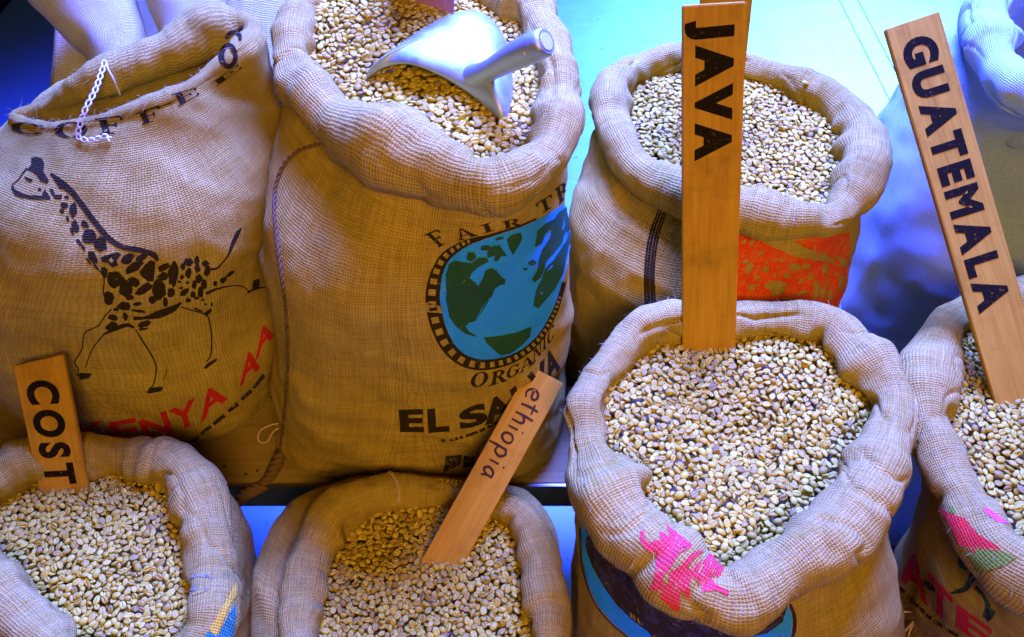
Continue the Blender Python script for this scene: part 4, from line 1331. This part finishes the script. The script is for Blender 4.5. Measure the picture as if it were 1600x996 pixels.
    pix_print(s, 'country_lettering', letters(zc, ES, lambda c: sans(c, 0.045)), BLACK(), 'body', 0.0005, 3.0)
    d = [zc(blob(520, 838, 6, 5)), zc(poly((526, 880), (570, 876), (566, 902), (520, 925), (522, 900))), zc(poly((574, 878), (606, 882), (600, 906), (572, 912)))]
    for a, b in (((534, 838), (560, 832)), ((564, 831), (572, 829)), ((580, 826), (612, 815)), ((616, 814), (632, 806)), ((638, 803), (668, 788)), ((674, 784), (700, 768))):
        d.append(zc(stroke([a, b], [8, 8])))
    o = pix_print(s, 'small_print', d, BLACK_WORN(), 'body', 0.0004, 3.0)
    if o: o['kind'] = 'stuff'
print_salvador()

def print_rest():
    s = SACKS['rear_java']
    z = Z(880, 0, 1.9926)
    st = []
    for dx, w in ((-14, 7), (-5, 9), (5, 8), (13, 6)):
        st.append(z(stroke([(318 + dx * 1.0, 640), (287 + dx, 720), (273 + dx, 800), (269 + dx, 870), (273 + dx * 1.1, 955)], [w * .5, w * .9, w, w * 1.1, w])))
    for q in st: pix_print(s, 'brush_mark', [q], BLACK(), 'body', 0.0004, 4.0)
    z7 = Z(1140, 340, 6.225)
    out = [(60, 100), (400, 150), (700, 180), (950, 170), (1162, 150), (1165, 350), (1132, 620), (1112, 780), (1030, 880), (640, 900), (360, 860), (60, 880)]
    holes = [(630, 480, 55, 40, 0), (745, 475, 40, 35, 0), (560, 560, 40, 25, 10), (460, 680, 95, 70, 0), (930, 500, 28, 62, 5), (842, 690, 32, 88, 0), (912, 725, 26, 68, 10), (1082, 640, 28, 82, 5), (980, 745, 20, 60, 0),
             (850, 330, 48, 14, 15), (985, 372, 60, 18, 20), (300, 350, 52, 14, -40), (190, 500, 34, 74, 30), (350, 505, 40, 36, 0), (220, 255, 22, 30, 0), (140, 238, 26, 18, 0), (155, 430, 36, 20, -20), (210, 680, 36, 32, 0), (700, 735, 60, 18, -20),
             (1040, 560, 22, 24, 0), (790, 570, 18, 36, -10), (690, 620, 16, 30, 20), (560, 790, 60, 14, 5), (740, 810, 50, 12, -5), (1090, 250, 12, 18, 0), (1040, 440, 26, 40, 20), (440, 560, 14, 26, 0), (270, 590, 16, 24, 30)]
    ls = [np.asarray(out, float)] + [ellipse(h[0], h[1], 1, 1, 12) * 0 + blob(h[0], h[1], h[2], h[3], h[4], 5, .25, 12)[:, 0] for h in holes]
    pix_print(s, 'orange_stamp', [z7(loops(*ls))], ink_mat('orange', (0.86, 0.055, 0.008), 0.70, (0.86, 0.10, 0.008)), 'body', 0.0004, 3.0)
    s = SACKS['java']
    z1 = Z(880, 780, 4.21)
    dark = poly((150, 130), (330, 330), (500, 480), (640, 600), (800, 740), (900, 800), (1050, 800), (1200, 760), (1380, 700), (1480, 680), (1470, 760), (1430, 830), (1340, 880), (1230, 905), (1200, 990), (620, 990), (560, 870), (450, 790),
                (350, 690), (270, 580), (195, 450), (140, 300))
    blue = [poly((120, 200), (135, 150), (190, 200), (150, 260), (152, 330), (195, 450), (270, 580), (350, 690), (450, 790), (560, 870), (640, 990), (560, 990), (440, 905), (330, 815), (230, 700), (165, 560), (130, 400)),
            poly((1475, 700), (1505, 780), (1498, 880), (1450, 990), (1200, 990), (1225, 905), (1340, 880), (1440, 810))]
    outl = [stroke([(112, 190), (120, 400), (158, 565), (222, 705), (322, 822), (432, 912), (552, 1000)], [10, 8, 8, 9, 9, 8]), stroke([(1490, 690), (1520, 780), (1512, 890), (1460, 1000)], [20, 26, 24, 18])]
    for bl in blue:
        pix_print(s, 'badge_print', [z1(bl)], ink_mat('blue', (0.010, 0.36, 0.95), 1.0), 'body', 0.0005, 3.0)
    pix_print(s, 'dark_print', mapg(z1, [dark] + outl), ink_mat('night', (0.018, 0.012, 0.03), 0.93, (0.03, 0.03, 0.09)), 'body', 0.0004, 3.0)
    red = loops([(505, 215), (535, 210), (530, 250), (560, 290), (640, 265), (630, 215), (660, 222), (700, 252), (678, 168), (722, 205), (850, 300), (820, 330), (760, 360), (720, 430), (690, 470), (660, 500), (650, 540), (690, 560), (700, 480),
                 (760, 450), (830, 370), (880, 340), (925, 340), (860, 390), (810, 450), (850, 470), (870, 430), (920, 400), (960, 360), (1110, 400), (1060, 450), (1020, 520), (960, 500), (1000, 560), (1095, 610), (1080, 637), (1000, 600),
                 (920, 612), (900, 560), (850, 500), (830, 560), (835, 665), (810, 650), (790, 600), (770, 600), (765, 735), (720, 725), (640, 650), (630, 600), (565, 600), (600, 520), (610, 440), (615, 360), (560, 345), (510, 290)],
                blob(905, 455, 10, 40, 25, 2), blob(745, 560, 6, 50, 12, 2), blob(660, 610, 5, 40, 20, 2), blob(790, 330, 40, 5, -30, 2)) if False else None
    body = [(505, 215), (535, 210), (530, 250), (560, 290), (640, 265), (630, 215), (660, 222), (700, 252), (678, 168), (722, 205), (850, 300), (820, 330), (760, 360), (720, 430), (690, 470), (660, 500), (650, 540), (690, 560), (700, 480),
            (760, 450), (830, 370), (880, 340), (925, 340), (860, 390), (810, 450), (850, 470), (870, 430), (920, 400), (960, 360), (1110, 400), (1060, 450), (1020, 520), (960, 500), (1000, 560), (1095, 610), (1080, 637), (1000, 600),
            (920, 612), (900, 560), (850, 500), (830, 560), (835, 665), (810, 650), (790, 600), (770, 600), (765, 735), (720, 725), (640, 650), (630, 600), (565, 600), (600, 520), (610, 440), (615, 360), (560, 345), (510, 290)]
    hs = [blob(905, 455, 9, 40, 25, 2)[:, 0], blob(742, 570, 6, 50, 12, 2)[:, 0], blob(662, 570, 5, 34, 20, 2)[:, 0], blob(780, 330, 5, 40, 60, 2)[:, 0]]
    pix_print(s, 'scribble_print', [z1(loops(np.asarray(body, float), *hs))], ink_mat('pink', (0.78, 0.045, 0.035), 0.76), 'rim', 0.0005, 3.0)
    s = SACKS['guatemala']
    z8 = Z(1380, 680, 3.15)
    pix_print(s, 'red_print', [z8(poly((270, 350), (340, 390), (400, 410), (470, 490), (580, 558), (550, 572), (480, 560), (450, 580), (400, 560), (372, 540), (330, 450)))], ink_mat('scarlet', (0.72, 0.025, 0.012), 0.88), 'rim', 0.0005, 3.0)
    pix_print(s, 'olive_print', [z8(poly((385, 552), (470, 550), (560, 562), (662, 600), (600, 640), (470, 682), (440, 622)))], ink_mat('olive', (0.20, 0.25, 0.015), 0.95), 'rim', 0.0005, 3.0)
    pix_print(s, 'olive_print', [z8(blob(340, 370, 22, 12, 40))], ink_mat('olive', (0.20, 0.25, 0.015), 0.95), 'rim', 0.0005, 3.0)
    pix_print(s, 'pink_print', [z8(poly((490, 355), (530, 368), (622, 440), (560, 428), (500, 382)))], ink_mat('hot_pink', (0.85, 0.10, 0.36), 0.80), 'rim', 0.0005, 3.0)
    G = [('A', (105, 566), (205, 590), (84, 702), (222, 836)), ('T', (222, 662), (345, 796), (218, 830), (340, 940)), ('E', (366, 826), (540, 955), (360, 940), (530, 1065))]
    pix_print(s, 'red_lettering', letters(z8, G, lambda c: sans(c, 0.03)), RED(), 'body', 0.0004, 3.0)
    pix_print(s, 'plant_print', mapg(z8, [blob(398, 625, 28, 44, -20), stroke([(425, 640), (442, 690), (405, 755), (335, 780)], [14, 34, 28, 10]), stroke([(455, 745), (500, 800), (522, 850)], [18, 16, 26]), blob(522, 880, 26, 36, 0)]),
              ink_mat('leaf', (0.008, 0.085, 0.05), 0.85, (0.012, 0.012, 0.02)), 'body', 0.0005, 3.0)
    d = [blob(228, 742, 38, 16, 38)]
    for a, b in (((85, 750), (104, 774)), ((118, 792), (176, 846)), ((184, 852), (206, 878)), ((212, 884), (238, 904)), ((252, 914), (300, 948)), ((312, 956), (372, 990))):
        d.append(stroke([a, b], [16, 18]))
    o = pix_print(s, 'small_print', mapg(z8, d), BLACK_WORN(), 'body', 0.0004, 3.0)
    if o: o['kind'] = 'stuff'
    s = SACKS['costa']
    zk = Z(0, 740, 3.89)
    pix_print(s, 'yellow_print', [zk(poly((1432, 665), (1438, 740), (1392, 802), (1352, 902), (1312, 988), (1268, 950), (1318, 870), (1368, 780)))], ink_mat('yellow', (0.72, 0.42, 0.02), 0.95), 'all', 0.0005, 3.0)
    pix_print(s, 'teal_print', [zk(poly((1434, 795), (1430, 900), (1412, 1010), (1222, 1010), (1268, 962), (1322, 990), (1392, 850)))], ink_mat('teal', (0.012, 0.19, 0.10), 0.95), 'all', 0.0005, 3.0)
    pix_print(s, 'faded_print', [zk(stroke([(1120, 650), (1200, 622), (1295, 640), (1262, 700), (1170, 735)], [14, 18, 16, 20, 18])), zk(blob(1180, 700, 26, 12, -20))], ink_mat('faded', (0.14, 0.15, 0.25), 0.42), 'rim', 0.0005, 3.0)
print_rest()

# ------------------------------------------------------------------ cords, seams and threads
def on_sack(s, px, which='body', n=60, off=0.001):
    q = pix_to_ij(s, open_curve(np.asarray(px, float), n), which)
    q = q[~np.isnan(q).any(1)]
    q[:, 0] = q[0, 0] + (q[:, 0] - q[0, 0] + NCOL / 2) % NCOL - NCOL / 2
    return surf(s, q[:, 0], q[:, 1], off)

def resample(P, n):
    L = np.concatenate([[0], np.cumsum(np.linalg.norm(np.diff(P, axis=0), axis=1))])
    t = np.linspace(0, L[-1], n)
    return np.stack([np.interp(t, L, P[:, k]) for k in range(3)], 1), L[-1]

def twisted_cord(name, P, r, parent, mat, pitch=0.011, strands=2):
    P, L = resample(P, 220)
    T = np.gradient(P, axis=0); T /= np.linalg.norm(T, axis=1)[:, None]
    N = np.cross(T, [0.2, 0.1, 0.97]); N /= np.linalg.norm(N, axis=1)[:, None]; B = np.cross(T, N)
    me_all = []
    bm = bmesh.new()
    for k in range(strands):
        a = np.linspace(0, 1, 220) * L / pitch * 2 * math.pi + k * 2 * math.pi / strands
        Q = P + (N * np.cos(a)[:, None] + B * np.sin(a)[:, None]) * r * 0.6
        m = tube_mesh('tmp', Q, r * 0.62, 6)
        bm.from_mesh(m); bpy.data.meshes.remove(m)
    me = bpy.data.meshes.new(name); bm.to_mesh(me); bm.free()
    return link(name, me, mat, parent)

def cords():
    s = SACKS['salvador']
    P = on_sack(s, [(500, 226), (470, 236), (446, 258), (433, 292), (431, 340), (438, 400), (447, 470), (452, 540), (450, 600), (446, 650), (440, 700), (436, 735)], 'all', 90, 0.0012)
    twisted_cord('seam_cord', P, 0.0017, s.root, M_CORD)
    d0 = (P[-1] - EYE) @ FWD
    tail = open_curve([P[-1] + [0, 0, -.004], at_d(418, 752, d0 - .004), at_d(396, 766, d0 - .008), at_d(378, 776, d0 - .008), at_d(370, 786, d0 - .006)], 40)
    twisted_cord('corner_tail', tail, 0.0058, s.root, M_CORD, 0.02, 3)
    d1 = d0 - 0.004
    lp = open_curve([at_d(u, v, d1 + k) for u, v, k in ((446, 660, .004), (425, 664, 0), (408, 672, -.003), (403, 684, -.004), (408, 692, -.003), (418, 690, 0), (426, 676, .002), (436, 668, .003))], 40)
    link('loose_thread', tube_mesh('loose_thread', lp, 0.0008, 6), M_TAN_THREAD, s.root)
    s = SACKS['guatemala']
    q = pix_to_ij(s, [(1416, 940)], 'body')[0]
    if np.isnan(q[0]): dd = 0.80
    else: dd = (surf(s, [q[0]], [q[1]], 0.002)[0] - EYE) @ FWD - 0.004
    lp = open_curve([at_d(u, v, dd) for u, v in ((1418, 1000), (1422, 985), (1430, 968), (1424, 957), (1410, 958), (1405, 972), (1410, 988), (1420, 980), (1428, 970))], 40)
    link('loose_thread', tube_mesh('loose_thread', lp, 0.0009, 6), M_TAN_THREAD, s.root)
    s = SACKS['ethiopia']
    P = on_sack(s, [(592, 731), (612, 741), (623, 762), (622, 785)], 'rim', 30, 0.0008)
    if len(P) > 6: twisted_cord('seam_cord', P, 0.0013, s.root, M_TAN_THREAD, 0.008)
    # white chain stitch thread hanging from the giraffe sack's hem
    s = SACKS['kenya']
    def hit(u, v, off=0.0015):
        q = pix_to_ij(s, [(u, v)], 'all')[0]; return surf(s, [q[0]], [q[1]], off)[0]
    A, Bq = hit(166, 97), hit(124, 211)
    mid1 = A * 0.62 + Bq * 0.38 + np.array([0.004, -0.006, 0.004]); mid2 = A * 0.3 + Bq * 0.7 + np.array([0.003, -0.006, 0.006])
    path = [A, mid1, mid2, Bq, hit(134, 219), hit(150, 219), hit(166, 214), hit(176, 220)]
    C, L = resample(open_curve(path, 120), 300)
    T = np.gradient(C, axis=0); T /= np.linalg.norm(T, axis=1)[:, None]
    V_ = EYE - C; V_ /= np.linalg.norm(V_, axis=1)[:, None]
    S_ = np.cross(T, V_); S_ /= np.linalg.norm(S_, axis=1)[:, None]; U_ = np.cross(S_, T)
    bm = bmesh.new()
    ph = np.linspace(0, 1, 300) * L / 0.0062 * 2 * math.pi
    for sg in (1, -1):
        w = np.abs(np.sin(ph / 2)) ** 0.6
        Q = C + S_ * (sg * 0.0017 * w)[:, None] + U_ * (0.0012 + sg * 0.0005 * np.cos(ph))[:, None]
        m = tube_mesh('tmp', Q, 0.00075, 6); bm.from_mesh(m); bpy.data.meshes.remove(m)
    me = bpy.data.meshes.new('chain_thread'); bm.to_mesh(me); bm.free()
    link('chain_thread', me, M_THREAD, s.root)
    q = open_curve([hit(167, 97), hit(172, 112) + [0, 0, .002], hit(180, 128) + [0, 0, .001], hit(187, 146)], 24)
    link('loose_thread', tube_mesh('loose_thread', q, 0.0008, 6), M_THREAD, s.root)
cords()

# ------------------------------------------------------------------ things behind the giraffe sack
def behind():
    # folded empty sack standing up behind: ridges and valleys of cloth, closed at the back
    nx_, nz_ = 120, 70
    X = np.linspace(-0.605, -0.30, nx_)
    Zs = np.concatenate([np.linspace(0.0, 0.46, 16)[:-1], np.linspace(0.46, 0.82, nz_ - 15)])
    prof = np.interp(X, [-.605, -.592, -.540, -.505, -.475, -.452, -.432, -.408, -.394, -.378, -.35, -.30], [-.03, .008, .010, -.060, -.055, .020, .030, .018, -.045, .004, .018, -.02])
    prof = prof * 1.7
    prof = np.convolve(np.pad(prof, 5, 'edge'), np.hanning(11) / np.hanning(11).sum(), 'valid')
    G = np.zeros((nz_, nx_, 3))
    for j, z in enumerate(Zs):
        k = np.clip((z - 0.5) / 0.2, 0.35, 1.25)
        G[j, :, 0] = X + 0.10 * max(0, z - 0.56) + 0.0
        w = np.clip((z - 0.48) / 0.04, 0, 1)
        G[j, :, 1] = 0.885 - prof * k * (1.2 - 0.75 * w) + 1.15 * max(0.0, z - 0.49)
        G[j, :, 2] = z + 0.01 * np.sin(X * 40) + prof * k * 0.95 * w
    G += 0.004 * noise3(G, 16, 70)[..., None] * np.array([0, 1, 0])
    back = G.copy(); back[..., 1] += 0.05; back[..., 2] = np.maximum(0.0, back[..., 2] - 0.03)
    V = np.concatenate([G.reshape(-1, 3), back.reshape(-1, 3)])
    o = nx_ * nz_
    F = []
    for j in range(nz_ - 1):
        for i in range(nx_ - 1):
            a = j * nx_ + i
            F.append((a, a + 1, a + nx_ + 1, a + nx_)); F.append((o + a, o + a + nx_, o + a + nx_ + 1, o + a + 1))
    for j in range(nz_ - 1):
        a = j * nx_; F.append((a, a + nx_, o + a + nx_, o + a)); a += nx_ - 1; F.append((a, o + a, o + a + nx_, a + nx_))
    for i in range(nx_ - 1):
        a = i; F.append((a, o + a, o + a + 1, a + 1)); a = (nz_ - 1) * nx_ + i; F.append((a, a + 1, o + a + 1, o + a))
    me = fast_mesh('folded_sack', V, F)
    UV = np.stack([np.tile(np.concatenate([[0], np.cumsum(np.hypot(np.diff(X), np.diff(prof)))]), nz_ * 2), np.tile(np.repeat(Zs, nx_), 2)], 1)
    set_uv(me, UV)
    ob = link('folded_sack', me, M_BURLAP_BRIGHT_LIT)
    for path in ([(196, 150, .022), (188, 105, .029), (176, 60, .040), (140, 5, .052), (112, -60, .058)], [(318, 110, .022), (296, 60, .030), (279, 15, .031), (264, -50, .032)]):
        pr = open_curve([tuple(at_d(u, v, 1.055)) + (r_,) for u, v, r_ in path], 60)
        fm_ = tube_mesh('fold', pr[:, :3], pr[:, 3] * (1 + 0.05 * np.sin(np.linspace(0, 9, 60))), 40)
        co = np.array([v.co[:] for v in fm_.vertices])
        dsp = 0.007 * noise3(co, 14, 81) + 0.003 * noise3(co, 40, 82)
        cc = np.repeat(pr[:, :3], 40, 0)
        dr = co - cc; dr /= np.linalg.norm(dr, axis=1)[:, None]
        fm_.vertices.foreach_set('co', (co + dr * dsp[:, None]).astype(np.float32).ravel())
        k_ = np.arange(len(co))
        set_uv(fm_, np.stack([np.abs((k_ % 40) - 20) * 0.006, (k_ // 40) * 0.0042], 1))
        link('fold', fm_, M_BURLAP_BRIGHT_LIT, ob)
    tag(ob, 'brightly lit sack cloth bunched in upright folds behind the giraffe sack', 'sack')
    # dark crumpled bag at the corner
    bm = bmesh.new()
    bmesh.ops.create_icosphere(bm, subdivisions=5, radius=1.0)
    co = np.array([v.co for v in bm.verts])
    n = noise3(co, 1.6, 5) * 0.28 + np.abs(noise3(co, 3.4, 6)) * 0.22
    for v, k in zip(bm.verts, n): v.co = Vector((v.co.x * 0.15 * (1 + k) - 1.40, v.co.y * 0.14 * (1 + k) + 2.16, max(0.0, v.co.z * 0.22 * (1 + 0.5 * k) + 0.18)))
    me = bpy.data.meshes.new('dark_bag'); bm.to_mesh(me); bm.free()
    t = NT('dark_plastic')
    t.b.inputs['Base Color'].default_value = (0.004, 0.005, 0.010, 1); t.b.inputs['Roughness'].default_value = 0.9; t.b.inputs['Specular IOR Level'].default_value = 0.1
    ob = link('dark_bag', me, t.m)
    tag(ob, 'dark navy crumpled bag in the top left corner behind the giraffe sack', 'bag')
behind()

def fibres():
    # loose jute hairs standing off the cloth
    M = plain('jute_fibre', (0.46, 0.32, 0.10), 0.9, 0, 0.05)
    for key, n, jmax in (('salvador', 1900, 0), ('kenya', 1100, 0), ('rear_java', 1300, 0), ('java', 2000, 0), ('guatemala', 1100, 0), ('costa', 1100, 0), ('ethiopia', 1300, 0)):
        s = SACKS[key]
        r = np.random.default_rng(len(key) + n)
        j = np.where(r.random(n) < 0.7, r.uniform(s.j_arc0 + 4, s.ncuff, n), r.uniform(s.ncuff, s.J * 0.8, n))
        i = r.uniform(0, NCOL, n)
        P = surf(s, i, j, 0.0)
        jj, ii = np.clip(j.astype(int), 0, s.J - 1), i.astype(int) % NCOL
        Nv = s.NR[jj, ii]
        t = r.normal(0, 1, (n, 3)); t -= Nv * np.sum(t * Nv, 1)[:, None]; t /= np.linalg.norm(t, axis=1)[:, None]
        L = r.uniform(0.003, 0.010, n)[:, None]
        side = np.cross(t, Nv) * 0.00010
        up = r.uniform(0.15, 0.7, n)[:, None]
        c1 = P + (t * 0.55 + Nv * up * 0.55) * L
        c2 = P + (t * 1.0 + Nv * up * r.uniform(0.1, 1.0, n)[:, None]) * L
        V = np.stack([P - side, P + side, c1 - side, c1 + side, c2], 1).reshape(-1, 3)
        b = np.arange(n)[:, None] * 5
        F = np.concatenate([b + [0, 1, 3], b + [0, 3, 2], b + [2, 3, 4]])
        o = link('fibres', fast_mesh('fibres', V, F), M, s.root)
        o['kind'] = 'stuff'
fibres()

# ------------------------------------------------------------------ beans become objects
def build_beans():
    blockers = [s.t_all[0] for s in SACKS.values()] + [BVHTree.FromPolygons([tuple(v) for v in SCOOP[0]], SCOOP[1])]
    for st in (jv, gt, ct, et, rs, r2):
        T0, ex, ey, nz, w, L, root = st
        q = [T0 - ex * w / 2, T0 + ex * w / 2, T0 + ex * w / 2 + ey * L, T0 - ex * w / 2 + ey * L]
        blockers.append(BVHTree.FromPolygons([tuple(p) for p in q], [(0, 1, 2, 3)]))
    order = sorted(range(len(ALL_BEANS)), key=lambda k: -ALL_BEANS[k][4])
    chosen = []
    for k in order:
        if len(chosen) >= 298: break
        p = ALL_BEANS[k][2] + np.array([0, 0, 0.001])
        d = p - EYE; L = np.linalg.norm(d); d /= L
        if any(t.ray_cast(Vector(EYE), Vector(d), L - 0.003)[0] is not None for t in blockers): continue
        chosen.append(k)
    LABELS = {
        'salvador': 'pale unroasted coffee bean among the largest seen round the metal scoop',
        'java': 'pale unroasted coffee bean among the beans heaped round the JAVA stake',
        'rear_java': 'pale unroasted coffee bean in the sack behind the JAVA stake',
        'guatemala': 'pale unroasted coffee bean among the beans under the GUATEMALA stake',
        'costa': 'pale unroasted coffee bean among the beans round the COST stake',
        'ethiopia': 'pale unroasted coffee bean among the beans round the handwritten stake'}
    GROUPS = {'salvador': 'beans round the scoop', 'java': 'beans round the JAVA stake', 'rear_java': 'beans behind the JAVA stake',
              'guatemala': 'beans under the GUATEMALA stake', 'costa': 'beans round the COST stake', 'ethiopia': 'beans round the handwritten stake'}
    fm = fast_mesh('coffee_bean', FINE_V, FINE_F)
    fm.materials.append(M_BEAN)
    fm.polygons.foreach_set('use_smooth', np.ones(len(fm.polygons), bool))
    for k in chosen:
        key, M, p, sc, _ = ALL_BEANS[k]
        o = bpy.data.objects.new('coffee_bean', fm)
        COL.objects.link(o)
        o.matrix_world = Matrix.Translation(p) @ Matrix(M.tolist()).to_4x4() @ Matrix.Scale(sc, 4)
        tag(o, LABELS[key], 'coffee bean', GROUPS[key])
    ch = set(chosen)
    # the single bean left on the rear sack's rim
    q = pix_to_ij(SACKS['rear_java'], [(1259, 131)], 'all')[0]
    p = surf(SACKS['rear_java'], [q[0]], [q[1]], 0.002)[0]
    o = bpy.data.objects.new('coffee_bean', fm); COL.objects.link(o)
    o.matrix_world = Matrix.Translation(p) @ Matrix.Rotation(0.3, 4, 'Y')
    tag(o, 'single coffee bean left on the back rim of the shorter sack behind JAVA', 'coffee bean')
    MASS = {'salvador': 'coffee beans filling the globe sack under and around the metal scoop', 'java': 'coffee beans filling the big front sack',
            'rear_java': 'coffee beans filling the sack behind the JAVA stake', 'guatemala': 'coffee beans filling the sack with the GUATEMALA stake',
            'costa': 'coffee beans filling the lower left sack', 'ethiopia': 'coffee beans filling the sack with the handwritten stake'}
    for key in MASS:
        s = SACKS[key]
        idx = [k for k in range(len(ALL_BEANS)) if ALL_BEANS[k][0] == key and k not in ch]
        Ms = np.array([ALL_BEANS[k][1] for k in idx]); ps = np.array([ALL_BEANS[k][2] for k in idx]); sc = np.array([ALL_BEANS[k][3] for k in idx])
        V = np.einsum('bij,vj->bvi', Ms, BEAN_V) * sc[:, None, None] + ps[:, None, :]
        nb, nv = V.shape[:2]
        V = V.reshape(-1, 3)
        F = (BEAN_F[None] + (np.arange(nb) * nv)[:, None, None]).reshape(-1, 3)
        tone = np.repeat(rng.random(nb), nv)
        BV, BQ = s.bed
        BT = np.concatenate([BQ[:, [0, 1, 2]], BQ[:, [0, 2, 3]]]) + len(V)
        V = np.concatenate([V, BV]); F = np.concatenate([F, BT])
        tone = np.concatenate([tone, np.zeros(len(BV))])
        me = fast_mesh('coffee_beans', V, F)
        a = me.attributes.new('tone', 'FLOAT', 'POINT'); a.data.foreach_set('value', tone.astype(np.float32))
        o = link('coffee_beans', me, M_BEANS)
        tag(o, MASS[key], 'coffee beans', kind='stuff')
    print('beans', len(ALL_BEANS), 'single', len(chosen), {k: sum(1 for c in chosen if ALL_BEANS[c][0] == k) for k in MASS})
build_beans()
